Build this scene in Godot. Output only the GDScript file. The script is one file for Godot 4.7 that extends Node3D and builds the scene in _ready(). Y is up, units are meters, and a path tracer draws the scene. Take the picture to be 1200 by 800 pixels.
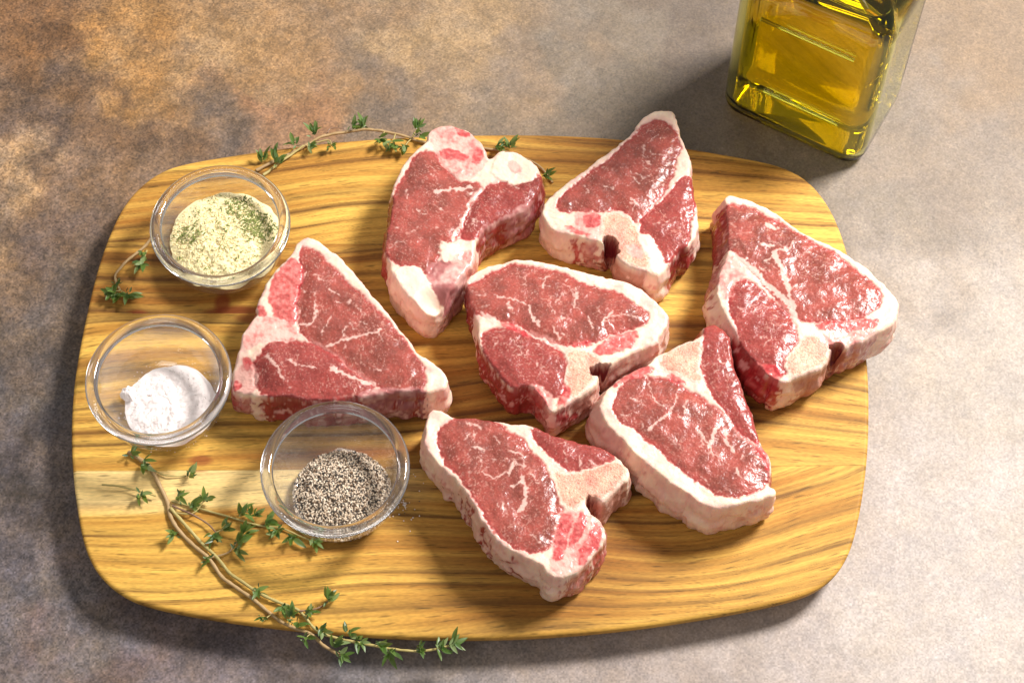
extends Node3D
# Seven raw lamb loin chops on an oval-cornered teak board, three glass pinch bowls, thyme and a bottle of oil,
# on a mottled stone-look table. Metres; the outlines below are in millimetres.

const BOARD_TOP := 0.016
const CHOP_THICK := 26.0
const TILT := deg_to_rad(28.0)
const CAMERA_REACH := 0.873

var rng := RandomNumberGenerator.new()
var soft := FastNoiseLite.new()      # broad
var mid := FastNoiseLite.new()       # middling
var fine := FastNoiseLite.new()      # fine
var taken := {}
# the coarse field grid of the chop in work
var gx := 0.0
var gz := 0.0
var gw := 0
var gh := 0
const GS := 1.5


func _ready() -> void:
	# ---- camera, surroundings, lamps, exposure
	var cam := Camera3D.new()
	cam.name = "camera"
	cam.fov = rad_to_deg(2.0 * atan(400.0 / 2400.0))
	cam.near = 0.05
	cam.far = 20.0
	add_child(cam)
	cam.position = Vector3(0, BOARD_TOP + CAMERA_REACH * cos(TILT), CAMERA_REACH * sin(TILT))
	cam.rotation = Vector3(-(PI / 2 - TILT), 0, 0)
	cam.current = true
	var around := WorldEnvironment.new()
	around.name = "surroundings"
	var env := Environment.new()
	env.background_mode = Environment.BG_COLOR
	env.background_color = Color(0.27, 0.27, 0.27).linear_to_srgb()
	env.tonemap_mode = Environment.TONE_MAPPER_LINEAR
	env.tonemap_exposure = 1.0
	env.sdfgi_enabled = true
	env.ssao_enabled = true
	env.ssil_enabled = true
	around.environment = env
	add_child(around)
	softbox("key_softbox", Vector3(0.66, 0.92, -0.40), Vector3(0.0, 0, 0.0), 0.27, 0.27, 3.15, Color(1.0, 0.99, 0.98))
	softbox("strip_lamp", Vector3(-0.25, 1.2, -0.95), Vector3(0, 0, 0), 0.75, 0.05, 0.13, Color(1.0, 1.0, 1.0))
	softbox("overhead_softbox", Vector3(-0.35, 1.5, 0.75), Vector3(0, 0, 0), 0.7, 0.5, 0.5, Color(1.0, 0.98, 0.96))

	for n in [soft, mid, fine]:
		n.noise_type = FastNoiseLite.TYPE_SIMPLEX_SMOOTH
		n.seed = 7
	soft.fractal_type = FastNoiseLite.FRACTAL_FBM
	soft.fractal_octaves = 3
	soft.frequency = 0.09
	mid.fractal_type = FastNoiseLite.FRACTAL_FBM
	mid.fractal_octaves = 2
	mid.frequency = 0.38
	mid.seed = 21
	fine.fractal_type = FastNoiseLite.FRACTAL_NONE
	fine.frequency = 0.9
	fine.seed = 33
	rng.seed = 4

	build_table()
	build_board()
	build_chops()
	build_bowls()
	build_bottle()
	build_sprigs()


# ------------------------------------------------------------------ small helpers
func softbox(called: String, at: Vector3, aim: Vector3, w: float, h: float, energy: float, tint: Color) -> void:
	var l := AreaLight3D.new()
	l.name = called
	l.area_size = Vector2(w, h)
	l.area_normalize_energy = true
	l.light_energy = energy
	l.light_color = tint
	l.shadow_enabled = true
	l.set("area_range", 6.0)
	add_child(l)
	l.look_at_from_position(at, aim, Vector3.UP)


func numbered(called: String) -> String:
	var n: int = taken.get(called, 0)
	taken[called] = n + 1
	return called if n == 0 else "%s_%03d" % [called, n]


func thing(called: String, label: String, category: String, at := Vector3.ZERO, group := "") -> Node3D:
	var o := Node3D.new()
	o.name = numbered(called)
	add_child(o)
	o.position = at
	tag(o, label, category, group)
	return o


func tag(o: Node3D, label: String, category: String, group := "") -> void:
	o.set_meta("label", label)
	o.set_meta("category", category)
	if group != "":
		o.set_meta("group", group)


func put(called: String, mesh: Mesh, m: Material, parent: Node3D = self) -> MeshInstance3D:
	var o := MeshInstance3D.new()
	o.name = numbered(called) if parent == self else called
	o.mesh = mesh
	if m:
		o.material_override = m
	parent.add_child(o, true)
	return o


func made(v: PackedVector3Array, nrm: PackedVector3Array, idx: PackedInt32Array, col := PackedColorArray(), uv := PackedVector2Array()) -> ArrayMesh:
	var a := []
	a.resize(Mesh.ARRAY_MAX)
	a[Mesh.ARRAY_VERTEX] = v
	a[Mesh.ARRAY_NORMAL] = nrm
	a[Mesh.ARRAY_INDEX] = idx
	if col.size():
		a[Mesh.ARRAY_COLOR] = col
	if uv.size():
		a[Mesh.ARRAY_TEX_UV] = uv
	var m := ArrayMesh.new()
	m.add_surface_from_arrays(Mesh.PRIMITIVE_TRIANGLES, a)
	return m


func smooth_normals(v: PackedVector3Array, idx: PackedInt32Array) -> PackedVector3Array:
	var n := PackedVector3Array()
	n.resize(v.size())
	for k in range(0, idx.size(), 3):
		var a := idx[k]
		var b := idx[k + 1]
		var c := idx[k + 2]
		var f := (v[c] - v[a]).cross(v[b] - v[a])
		n[a] += f
		n[b] += f
		n[c] += f
	for i in n.size():
		n[i] = n[i].normalized() if n[i].length_squared() > 1e-24 else Vector3.UP
	return n


func points_of(a: Array) -> PackedVector2Array:
	var p := PackedVector2Array()
	for k in range(0, a.size(), 2):
		p.append(Vector2(a[k], a[k + 1]))
	return p


func rounded(p: PackedVector2Array) -> PackedVector2Array:
	var q := PackedVector2Array()
	for k in p.size():
		var a := p[k]
		var b := p[(k + 1) % p.size()]
		q.append(a.lerp(b, 0.25))
		q.append(a.lerp(b, 0.75))
	return q


func inside_distance(p: Vector2, poly: PackedVector2Array) -> float:
	var n := poly.size()
	var d := 1e9
	var s := 1.0
	var j := n - 1
	for i in n:
		var a := poly[i]
		var b := poly[j]
		var e := b - a
		var w := p - a
		var q := w - e * clampf(w.dot(e) / maxf(e.dot(e), 1e-9), 0.0, 1.0)
		d = minf(d, q.dot(q))
		var c1 := p.y >= a.y
		var c2 := p.y < b.y
		var c3 := e.x * w.y > e.y * w.x
		if (c1 and c2 and c3) or (not c1 and not c2 and not c3):
			s = -s
		j = i
	return s * sqrt(d)


func lathe(profile: PackedVector2Array, around := 64) -> ArrayMesh:
	# profile in millimetres (radius, height), walked so that the outside lies on its right going up
	var v := PackedVector3Array()
	var idx := PackedInt32Array()
	for p in profile:
		for k in around:
			var a := TAU * k / around
			v.append(Vector3(p.x * cos(a), p.y, p.x * sin(a)) * 0.001)
	for r in profile.size() - 1:
		for k in around:
			var a := r * around + k
			var b := r * around + (k + 1) % around
			idx.append_array([a, b, a + around, b, b + around, a + around])
	return made(v, smooth_normals(v, idx), idx)


func curve(pts: Array, steps := 5) -> PackedVector2Array:
	# a smooth open line through the points
	var out := PackedVector2Array()
	for i in pts.size() - 1:
		var a: Vector2 = pts[maxi(i - 1, 0)]
		var b: Vector2 = pts[i]
		var c: Vector2 = pts[i + 1]
		var d: Vector2 = pts[mini(i + 2, pts.size() - 1)]
		for s in steps:
			out.append(b.cubic_interpolate(c, a, d, float(s) / steps))
	out.append(pts[-1])
	return out


func tube(line: PackedVector3Array, radii: PackedFloat32Array, sides := 7) -> ArrayMesh:
	var v := PackedVector3Array()
	var idx := PackedInt32Array()
	for i in line.size():
		var t := (line[mini(i + 1, line.size() - 1)] - line[maxi(i - 1, 0)]).normalized()
		var s := t.cross(Vector3.UP).normalized()
		var u := s.cross(t)
		for k in sides:
			var a := TAU * k / sides
			v.append(line[i] + (s * cos(a) + u * sin(a)) * radii[i])
	for i in line.size() - 1:
		for k in sides:
			var a := i * sides + k
			var b := i * sides + (k + 1) % sides
			idx.append_array([a, b, a + sides, b, b + sides, a + sides])
	return made(v, smooth_normals(v, idx), idx)


func noise_map(freq: float, seed_: int, size := 256, as_normal := true, strength := 6.0, octaves := 3) -> NoiseTexture2D:
	var n := FastNoiseLite.new()
	n.noise_type = FastNoiseLite.TYPE_SIMPLEX_SMOOTH
	n.frequency = freq
	n.seed = seed_
	n.fractal_octaves = octaves
	var t := NoiseTexture2D.new()
	t.width = size
	t.height = size
	t.seamless = true
	t.noise = n
	t.as_normal_map = as_normal
	t.bump_strength = strength
	return t


func lin(r: float, g: float, b: float) -> Color:
	return Color(r, g, b).linear_to_srgb()


func glass_material(tint: Color, called: String) -> StandardMaterial3D:
	var m := StandardMaterial3D.new()
	m.resource_name = called
	m.albedo_color = Color(tint.r, tint.g, tint.b, 0.0)
	m.roughness = 0.0
	m.transparency = BaseMaterial3D.TRANSPARENCY_ALPHA
	m.refraction_enabled = true
	m.refraction_scale = 0.05
	return m


# ------------------------------------------------------------------ table
func build_table() -> void:
	var spots := table_colours()
	var w := 1100
	var h := 840
	var mm := 0.6
	var cw := 74
	var ch := 56
	var coarse := Image.create_empty(cw, ch, false, Image.FORMAT_RGBF)
	for j in ch:
		for i in cw:
			var p := Vector2(-330.0 + (i + 0.5) * w * mm / cw, -270.0 + (j + 0.5) * h * mm / ch)
			var sum := Vector3.ZERO
			var weight := 0.0
			for s in spots:
				var k := 1.0 / pow(p.distance_squared_to(Vector2(s[0], s[1])) + 60.0, 1.6)
				sum += Vector3(s[2], s[3], s[4]) * k
				weight += k
			sum /= weight
			coarse.set_pixel(i, j, Color(sum.x, sum.y, sum.z))
	coarse.resize(w, h, Image.INTERPOLATE_CUBIC)
	var broad := FastNoiseLite.new()
	broad.frequency = 0.02
	broad.fractal_octaves = 4
	broad.seed = 3
	var patch := FastNoiseLite.new()
	patch.frequency = 0.035
	patch.fractal_octaves = 6
	patch.fractal_gain = 0.85
	patch.seed = 11
	var speck := FastNoiseLite.new()
	speck.frequency = 0.3
	speck.fractal_octaves = 2
	speck.seed = 19
	var r := RandomNumberGenerator.new()
	r.seed = 12
	var px := PackedByteArray()
	px.resize(w * h * 3)
	var at := 0
	for j in h:
		for i in w:
			var x := i * mm
			var y := j * mm
			var n1 := broad.get_noise_2d(x, y)
			var n2 := broad.get_noise_2d(x + 700.0, y + 300.0)
			var c := coarse.get_pixel(clampi(i + int(n1 * 70.0), 0, w - 1), clampi(j + int(n2 * 70.0), 0, h - 1))
			var n3 := clampf(patch.get_noise_2d(x, y) * 1.5, -0.55, 0.55) + 0.35 * (0.25 - absf(patch.get_noise_2d(x * 0.7 + 400.0, y * 1.6)))
			var n4 := patch.get_noise_2d(x * 0.8 + 900.0, y * 0.8)
			# the left of the print is strongly mottled, the right quiet
			var strong := clampf(1.15 - (x - 120.0) / 330.0, 0.3, 1.15)
			var light := 1.0 + (n3 * 0.55 + n1 * 0.1) * strong
			var warm := n4 * 0.42 * strong
			var g := (r.randf() + r.randf() - 1.0) * 0.6 * (0.3 + 0.6 * strong)
			if r.randf() < 0.03:
				g += 0.1 + 0.3 * strong
			light = maxf(0.25, light * (1.0 + g + 0.16 * strong * speck.get_noise_2d(x, y)))
			px[at] = int(clampf(sqrt(maxf(0.0, c.r * light * (1.0 + warm * 0.35))), 0.0, 1.0) * 255.0)
			px[at + 1] = int(clampf(sqrt(maxf(0.0, c.g * light)), 0.0, 1.0) * 255.0)
			px[at + 2] = int(clampf(sqrt(maxf(0.0, c.b * light * (1.0 - warm * 0.75))), 0.0, 1.0) * 255.0)
			at += 3
	var im := Image.create_from_data(w, h, false, Image.FORMAT_RGB8, px)
	var m := StandardMaterial3D.new()
	m.resource_name = "mottled_stone_print"
	m.albedo_texture = ImageTexture.create_from_image(im)
	m.roughness = 0.55
	m.metallic_specular = 0.4
	m.heightmap_enabled = false
	var v := PackedVector3Array()
	var uv := PackedVector2Array()
	for c in [Vector2(-1.6, -1.5), Vector2(1.6, -1.5), Vector2(1.6, 1.1), Vector2(-1.6, 1.1)]:
		v.append(Vector3(c.x, 0, c.y))
		uv.append(Vector2((c.x * 1000.0 + 330.0) / (w * mm), (c.y * 1000.0 + 270.0) / (h * mm)))
	var n := PackedVector3Array([Vector3.UP, Vector3.UP, Vector3.UP, Vector3.UP])
	var o := put("table_surface", made(v, n, PackedInt32Array([0, 1, 2, 0, 2, 3]), PackedColorArray(), uv), m)
	o.set_meta("kind", "structure")
	tag(o, "mottled brown and grey stone-look table top under the wooden board", "table top")


# ------------------------------------------------------------------ board
func wood_picture() -> ImageTexture:
	var w := 1240
	var h := 860
	var mm := 0.3
	var lines := FastNoiseLite.new()
	lines.frequency = 0.02
	lines.fractal_octaves = 2
	lines.seed = 5
	var ring := FastNoiseLite.new()
	ring.frequency = 0.16
	ring.fractal_octaves = 3
	ring.fractal_gain = 0.55
	ring.seed = 9
	var pore := FastNoiseLite.new()
	pore.frequency = 0.6
	pore.fractal_octaves = 1
	pore.seed = 15
	var px := PackedByteArray()
	px.resize(w * h * 3)
	var at := 0
	var light := Vector3(0.71, 0.435, 0.095)
	var gold := Vector3(0.45, 0.225, 0.042)
	var dark := Vector3(0.115, 0.045, 0.012)
	for j in h:
		for i in w:
			var x := -202.0 + i * mm
			var z := -112.0 + j * mm
			# which plank: three glued joints run along the board
			var k := 0
			if z > -49.5 + 0.012 * (x + 180.0): k = 1
			if z > -14.0 + 0.006 * (x + 180.0): k = 2
			if z > 60.5 - 0.008 * (x + 180.0): k = 3
			var wob := lines.get_noise_2d(x * 0.22 + 300.0 * k, z * 0.55)
			var v := z + wob * 9.0 + 40.0 * k
			if k == 3:
				v += pow(maxf(0.0, x - 40.0) / 100.0, 2.0) * 16.0 + 0.02 * x
			elif k == 2:
				v += 8.0 * sin(x * 0.012 + 1.0) - pow(maxf(0.0, x - 60.0) / 80.0, 2.0) * 2.5
			elif k == 0:
				v -= pow(x / 150.0, 2.0) * 9.0
			else:
				v += 0.03 * x
			var rn := ring.get_noise_2d(v * 0.9 + 77.0 * k, x * 0.0025)
			var broadtone := lines.get_noise_2d(x * 0.2 + 40.0, z * 0.5 + 500.0 + 90.0 * k)
			var u := v / 7.0 + rn * 0.25
			var cell := floorf(u)
			var h1 := fposmod(sin(cell * 12.9898 + k * 78.233) * 43758.5453, 1.0)
			var h2 := fposmod(sin(cell * 39.346 + k * 11.135) * 24634.6345, 1.0)
			var dd := (u - cell - 0.25 - 0.5 * h1) * 7.0
			var late: float = (0.2 + 0.8 * h2) * (exp(dd / (0.7 + 2.4 * h2)) if dd < 0.0 else exp(-dd / 0.45))
			late *= clampf(0.95 + 1.2 * lines.get_noise_2d(x * 0.5 + 900.0, v * 2.0), 0.15, 1.0)
			late += 0.14 * pow(fposmod(v / 2.7 + rn, 1.0), 3.0)
			var band := clampf(0.5 + rn * 1.1, 0.0, 1.0)
			if k == 2: broadtone += 0.30
			var c := light.lerp(gold, clampf(0.1 + band * 0.9 + broadtone * 0.9, 0.0, 1.3))
			c = c.lerp(dark, clampf(late * 1.0 + maxf(0.0, broadtone - 0.1) * 0.45, 0.0, 0.92))
			if k == 3:
				c = c.lerp(Vector3(0.80, 0.60, 0.27) * (1.0 - 0.35 * late), 0.8 * smoothstep(79.0, 73.0, z + 3.0 * wob + 2.0 * rn) * smoothstep(-20.0, -90.0, x + 30.0 * wob))
			var p := pore.get_noise_2d(x * 0.14 + 31.0 * k, v * 2.2)
			if p > 0.5:
				c *= 1.0 - (p - 0.5) * 1.3
			c *= 1.0 + 0.13 * pore.get_noise_2d(x * 0.06, v * 1.7 + 60.0) + 0.12 * pore.get_noise_2d(x * 0.5, v * 3.0)
			# the stains of juice and the two small knots
			for s in [[-161.0, -14.5, 5.0, 3.0, 0.8], [-119.0, -17.0, 13.0, 2.6, 0.8], [-125.0, -21.0, 3.5, 4.5, 0.75], [-110.0, -12.0, 9.0, 2.2, 0.65], [-62.0, 51.0, 22.0, 3.0, 0.3], [-129.0, 56.5, 5.0, 2.5, 0.6]]:
				var q := pow((x - s[0]) / s[2], 2.0) + pow((z - s[1] + wob * 6.0) / s[3], 2.0)
				if q < 2.0:
					c = c.lerp(Vector3(0.24, 0.045, 0.014), s[4] * clampf(1.4 - q, 0.0, 1.0))
			px[at] = int(sqrt(clampf(c.x, 0.0, 1.0)) * 255.0)
			px[at + 1] = int(sqrt(clampf(c.y, 0.0, 1.0)) * 255.0)
			px[at + 2] = int(sqrt(clampf(c.z, 0.0, 1.0)) * 255.0)
			at += 3
	return ImageTexture.create_from_image(Image.create_from_data(w, h, false, Image.FORMAT_RGB8, px))


func clip_side(poly: Array, a: float, b: float, c: float) -> Array:
	# keeps the part of a polygon of [position, normal] corners where a x + b z + c >= 0
	var out := []
	for i in poly.size():
		var p: Array = poly[i]
		var q: Array = poly[(i + 1) % poly.size()]
		var dp: float = a * p[0].x + b * p[0].z + c
		var dq: float = a * q[0].x + b * q[0].z + c
		if dp >= 0.0:
			out.append(p)
		if (dp > 0.0 and dq < 0.0) or (dp < 0.0 and dq > 0.0):
			var t := dp / (dp - dq)
			out.append([p[0].lerp(q[0], t), p[1].lerp(q[1], t).normalized()])
	return out


func build_board() -> void:
	var m := StandardMaterial3D.new()
	m.resource_name = "oiled_teak"
	m.albedo_texture = wood_picture()
	m.roughness = 0.55
	m.metallic_specular = 0.28
	m.normal_enabled = false
	var line := []
	for p in points_of(board_outline()):
		line.append(p)
	line.append(line[0])
	# smooth, even loop
	var loop := PackedVector2Array()
	var n0 := line.size() - 1
	for i in n0:
		for s in 5:
			loop.append(line[i].cubic_interpolate(line[i + 1], line[(i - 1 + n0) % n0], line[(i + 2) % n0], s / 5.0))
	for pass_ in 14:
		var q := loop.duplicate()
		for i in loop.size():
			q[i] = (loop[(i - 1 + loop.size()) % loop.size()] + loop[i] * 2.0 + loop[(i + 1) % loop.size()]) * 0.25
		loop = q
	var n := loop.size()
	var area := 0.0
	for i in n:
		area += loop[i].cross(loop[(i + 1) % n])
	var out := PackedVector2Array()
	for i in n:
		var t := (loop[(i + 2) % n] - loop[(i - 2 + n) % n]).normalized()
		out.append(Vector2(t.y, -t.x) * signf(area))
	# rings from the middle of the top over the rounded lip to the undercut foot: inset, height, slope of the normal (out, up)
	var rings := [[1.8, 16.0, 0.0, 1.0], [0.9, 15.75, 0.38, 0.92], [0.25, 15.1, 0.75, 0.66], [0.0, 14.2, 1.0, 0.05], [0.4, 11.0, 0.95, -0.3], [3.0, 6.0, 0.85, -0.5], [7.0, 0.4, 0.8, -0.6]]
	var tris := []
	var mid_ := Vector3.ZERO
	for p in loop:
		mid_ += Vector3(p.x, 0, p.y) / n
	mid_.y = 16.0
	for i in n:
		var j := (i + 1) % n
		var prev := []
		for r in rings.size():
			var g: Array = rings[r]
			var cur := []
			for e in [i, j]:
				var p: Vector2 = loop[e] - out[e] * g[0]
				cur.append([Vector3(p.x, g[1], p.y), Vector3(out[e].x * g[2], g[3], out[e].y * g[2]).normalized()])
			if r == 0:
				tris.append([[mid_, Vector3.UP], cur[0], cur[1]])
			else:
				tris.append([prev[0], cur[0], cur[1]])
				tris.append([prev[0], cur[1], prev[1]])
			prev = cur
	var board := thing("cutting_board", "rounded rectangular golden teak cutting board under the raw chops", "cutting board")
	# the joints: z = c0 + slope * (x + 180)
	var joints := [[-49.5, 0.012], [-14.0, 0.006], [60.5, -0.008]]
	for k in 4:
		var v := PackedVector3Array()
		var nn := PackedVector3Array()
		var uv := PackedVector2Array()
		var idx := PackedInt32Array()
		for t in tris:
			var poly: Array = t
			if k > 0:
				var g: Array = joints[k - 1]
				poly = clip_side(poly, -g[1], 1.0, -g[0] - g[1] * 180.0 - 0.05)
			if k < 3 and poly.size() > 2:
				var g: Array = joints[k]
				poly = clip_side(poly, g[1], -1.0, g[0] + g[1] * 180.0 - 0.05)
			if poly.size() < 3:
				continue
			var first := v.size()
			for c in poly:
				var p: Vector3 = c[0]
				v.append(p * 0.001)
				nn.append(c[1])
				uv.append(Vector2((p.x + 202.0) / (1240 * 0.3), (p.z + 112.0) / (860 * 0.3)))
			for c in range(1, poly.size() - 1):
				var f := (v[first + c + 1] - v[first]).cross(v[first + c] - v[first])
				if f.dot(nn[first]) + f.dot(nn[first + c]) >= 0.0:
					idx.append_array([first, first + c, first + c + 1])
				else:
					idx.append_array([first, first + c + 1, first + c])
		# the glued faces
		for side in 2:
			if (side == 0 and k == 0) or (side == 1 and k == 3):
				continue
			var g: Array = joints[k - 1 + side]
			var xs := [1e9, -1e9]
			for p in loop:
				if absf(p.y - g[0] - g[1] * (p.x + 180.0)) < 4.0:
					xs[0] = minf(xs[0], p.x)
					xs[1] = maxf(xs[1], p.x)
			var first := v.size()
			for c in [[xs[0] + 10.0, 0.5], [xs[1] - 10.0, 0.5], [xs[1] - 1.8, 15.8], [xs[0] + 1.8, 15.8]]:
				var z: float = g[0] + g[1] * (c[0] + 180.0) + (0.05 if side == 0 else -0.05)
				v.append(Vector3(c[0], c[1], z) * 0.001)
				nn.append(Vector3(0, 0, -1 if side == 0 else 1))
				uv.append(Vector2((c[0] + 202.0) / (1240 * 0.3), (z + 112.0) / (860 * 0.3)))
			idx.append_array([first, first + 1, first + 2, first, first + 2, first + 3] if side == 0 else [first, first + 2, first + 1, first, first + 3, first + 2])
		put("plank", made(v, nn, idx, PackedColorArray(), uv), m, board)


# ------------------------------------------------------------------ chops
func field(poly: PackedVector2Array) -> PackedFloat32Array:
	var f := PackedFloat32Array()
	f.resize(gw * gh)
	for j in gh:
		for i in gw:
			f[j * gw + i] = inside_distance(Vector2(gx + i * GS, gz + j * GS), poly)
	return f


func at_field(f: PackedFloat32Array, p: Vector2) -> float:
	var x := clampf((p.x - gx) / GS, 0.0, gw - 1.001)
	var y := clampf((p.y - gz) / GS, 0.0, gh - 1.001)
	var i := int(x)
	var j := int(y)
	x -= i
	y -= j
	var k := j * gw + i
	return lerpf(lerpf(f[k], f[k + 1], x), lerpf(f[k + gw], f[k + gw + 1], x), y)


const VS := 0.5
var vw := 0
var vh := 0


func draw_vein(a: Vector2, b: Vector2, ra: float, rb: float) -> void:
	var reach := 2.0
	var i0 := maxi(0, int((minf(a.x, b.x) - reach - gx) / VS))
	var i1 := mini(vw - 1, int((maxf(a.x, b.x) + reach - gx) / VS) + 1)
	var j0 := maxi(0, int((minf(a.y, b.y) - reach - gz) / VS))
	var j1 := mini(vh - 1, int((maxf(a.y, b.y) + reach - gz) / VS) + 1)
	var e := b - a
	var ee := maxf(e.dot(e), 1e-6)
	for j in range(j0, j1 + 1):
		for i in range(i0, i1 + 1):
			var w := Vector2(gx + i * VS, gz + j * VS) - a
			var t := clampf(w.dot(e) / ee, 0.0, 1.0)
			var s := (w - e * t).length() - lerpf(ra, rb, t)
			var k := j * vw + i
			if s < vein_field[k]:
				vein_field[k] = s


func vein_at(p: Vector2) -> float:
	var x := clampf((p.x - gx) / VS, 0.0, vw - 1.001)
	var y := clampf((p.y - gz) / VS, 0.0, vh - 1.001)
	var i := int(x)
	var j := int(y)
	x -= i
	y -= j
	var k := j * vw + i
	return lerpf(lerpf(vein_field[k], vein_field[k + 1], x), lerpf(vein_field[k + vw], vein_field[k + vw + 1], x), y)


var region_fields := []
var region_kinds := []
var vein_field: PackedFloat32Array
var hit := ""
var lift := 0.0
var turn := 0.0


func surface_colour(p: Vector2, salt: float, side := 0.0) -> Color:
	# side: how far down a side wall this is, in millimetres, or 0 on the cut face
	var q := p + Vector2(soft.get_noise_2d(p.x + salt, p.y), soft.get_noise_2d(p.x - 300.0, p.y + salt)) * 1.1 + Vector2(mid.get_noise_2d(p.x + salt, p.y), mid.get_noise_2d(p.x, p.y + salt + 50.0)) * 0.55
	var n1 := soft.get_noise_3d(p.x + salt * 2.0, p.y, side * 0.5)
	var n2 := mid.get_noise_3d(p.x + salt, p.y, side)
	var n3 := fine.get_noise_3d(p.x, p.y + salt, side)
	var n4 := fine.get_noise_3d(p.x * 2.1 + 70.0, p.y * 2.1 + salt, side * 2.1)
	hit = "fat"
	lift = 0.25
	var c := Vector3(0.85, 0.61, 0.455).lerp(Vector3(0.74, 0.43, 0.36), clampf(0.28 + n1 * 1.3 + n2 * 0.5, 0.0, 1.0))
	c *= 1.0 + 0.05 * n3
	var rot := Vector2(p.x * cos(turn) + p.y * sin(turn), -p.x * sin(turn) + p.y * cos(turn))
	for k in region_fields.size():
		var sd := at_field(region_fields[k], q) + n2 * 0.5 - (1.55 if region_kinds[k] == "E" or region_kinds[k] == "T" else 0.4)
		var kind: String = region_kinds[k]
		if sd > 2.2:
			continue
		if kind == "E" or kind == "T":
			c = c.lerp(Vector3(0.70, 0.33, 0.28), 0.4 * smoothstep(2.0, 0.3, sd + n1 * 1.5))
		if sd > 0.6:
			continue
		var w := smoothstep(0.5, -0.4, sd)
		var to := c
		match kind:
			"E", "T":
				to = Vector3(0.205, 0.052, 0.038).lerp(Vector3(0.330, 0.072, 0.054), clampf(0.5 + n1 * 1.3, 0.0, 1.0))
				if kind == "T":
					to = to.lerp(Vector3(0.26, 0.036, 0.034), 0.5)
				to = to.lerp(Vector3(0.36, 0.044, 0.042), 0.6 * smoothstep(-2.6, 0.3, sd))
				to *= 1.0 + 0.20 * n3 + 0.14 * n4
				var rich := clampf(0.45 + soft.get_noise_2d(p.x * 0.55 + salt * 3.0, p.y * 0.55) * 1.5, 0.0, 1.0)
				var thread := 1.0 - absf(mid.get_noise_3d(rot.x * 0.34 + salt, rot.y * 0.62, side + 90.0)) * 2.0
				to = to.lerp(Vector3(0.66, 0.36, 0.28), rich * 0.4 * smoothstep(0.915, 0.985, thread))
				var dash := fine.get_noise_2d(rot.x * 0.45 + salt, rot.y * 1.2)
				to = to.lerp(Vector3(0.64, 0.34, 0.27), (0.1 + 0.35 * rich) * smoothstep(0.56, 0.80, dash))
				to = to.lerp(Vector3(0.60, 0.30, 0.24), 0.45 * smoothstep(0.62, 0.82, n4))
				var vd := vein_at(q + (q - p) * 0.4) + n2 * 0.22
				if side == 0.0:
					to = to.lerp(Vector3(0.78, 0.51, 0.43), 0.72 * smoothstep(0.24, -0.16, vd))
				lift = lerpf(lift, 0.1 + 0.75 * smoothstep(0.0, -7.0, sd) - 0.35 * smoothstep(-1.0, 0.0, sd), w)
			"R":
				to = Vector3(0.43, 0.035, 0.04).lerp(Vector3(0.62, 0.17, 0.15), clampf(0.35 + n2 * 1.3 + n1 * 0.6, 0.0, 1.0))
				to *= 1.0 + 0.2 * n3
				w *= 0.9
			"P":
				to = Vector3(0.72, 0.38, 0.32).lerp(Vector3(0.55, 0.16, 0.14), clampf(0.2 + n1 * 1.2 + n2 * 0.9, 0.0, 1.0))
				w *= 0.9
			"B":
				to = Vector3(0.60, 0.37, 0.25).lerp(Vector3(0.56, 0.24, 0.17), clampf(0.4 + n1 * 1.2, 0.0, 1.0))
				to *= 1.0 + 0.22 * n3 + 0.26 * n4
				to = to.lerp(Vector3(0.34, 0.07, 0.05), 0.7 * smoothstep(0.38, 0.7, n4 + n2 * 0.4))
				to = to.lerp(Vector3(0.80, 0.58, 0.47), 0.6 * smoothstep(-1.3, -0.6, sd))
				to = to.lerp(Vector3(0.36, 0.05, 0.04), 0.55 * smoothstep(-0.35, 0.15, sd) * clampf(0.5 + n1 * 2.0, 0.0, 1.0))
				lift = lerpf(lift, 0.35 + 0.12 * n4, w)
			"M":
				to = Vector3(0.38, 0.13, 0.12).lerp(Vector3(0.68, 0.42, 0.36), clampf(0.25 + n1 * 1.4 + n2 * 0.5, 0.0, 1.0))
			"F":
				to = Vector3(0.86, 0.61, 0.47).lerp(Vector3(0.78, 0.50, 0.43), clampf(0.3 + n1, 0.0, 1.0))
				lift = lerpf(lift, 0.6, w)
			"D":
				to = Vector3(0.16, 0.010, 0.012)
				lift = lerpf(lift, -13.0, smoothstep(0.3, -1.3, sd))
		c = c.lerp(to, w)
		if w > 0.5:
			hit = {"E": "loin_eye", "T": "tenderloin", "R": "red_trim", "P": "red_trim", "B": "bone", "F": "fat", "D": "bone", "M": "membrane"}[kind]
			if kind == "R" or kind == "P":
				hit = "red_trim#%d" % k
	if side > 0.0:
		# the cut and skinned sides: membranes, streaks of lean and of fat
		var s := mid.get_noise_3d(p.x * 0.7 + salt, p.y * 0.7, side * 0.35)
		if hit == "fat":
			var layer := mid.get_noise_3d(p.x * 0.10 + salt, p.y * 0.10, side * 1.1)
			c = c.lerp(Vector3(0.80, 0.50, 0.41), clampf(0.2 + s * 0.6 + layer * 1.3, 0.0, 0.85))
			c = c.lerp(Vector3(0.55, 0.15, 0.13), 0.6 * smoothstep(0.30, 0.6, s))
		elif hit == "membrane":
			c = c.lerp(Vector3(0.26, 0.07, 0.085), clampf(0.3 + s * 1.2, 0.0, 0.8))
		elif hit == "bone":
			c = c.lerp(Vector3(0.40, 0.12, 0.08), 0.6)
		else:
			c = c.lerp(Vector3(0.30, 0.022, 0.026), clampf(0.55 + s * 0.6, 0.1, 0.9))
			c = c.lerp(Vector3(0.70, 0.40, 0.36), 0.7 * smoothstep(0.28, 0.5, s))
	return Color(clampf(c.x, 0.0, 1.0), clampf(c.y, 0.0, 1.0), clampf(c.z, 0.0, 1.0))


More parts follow.
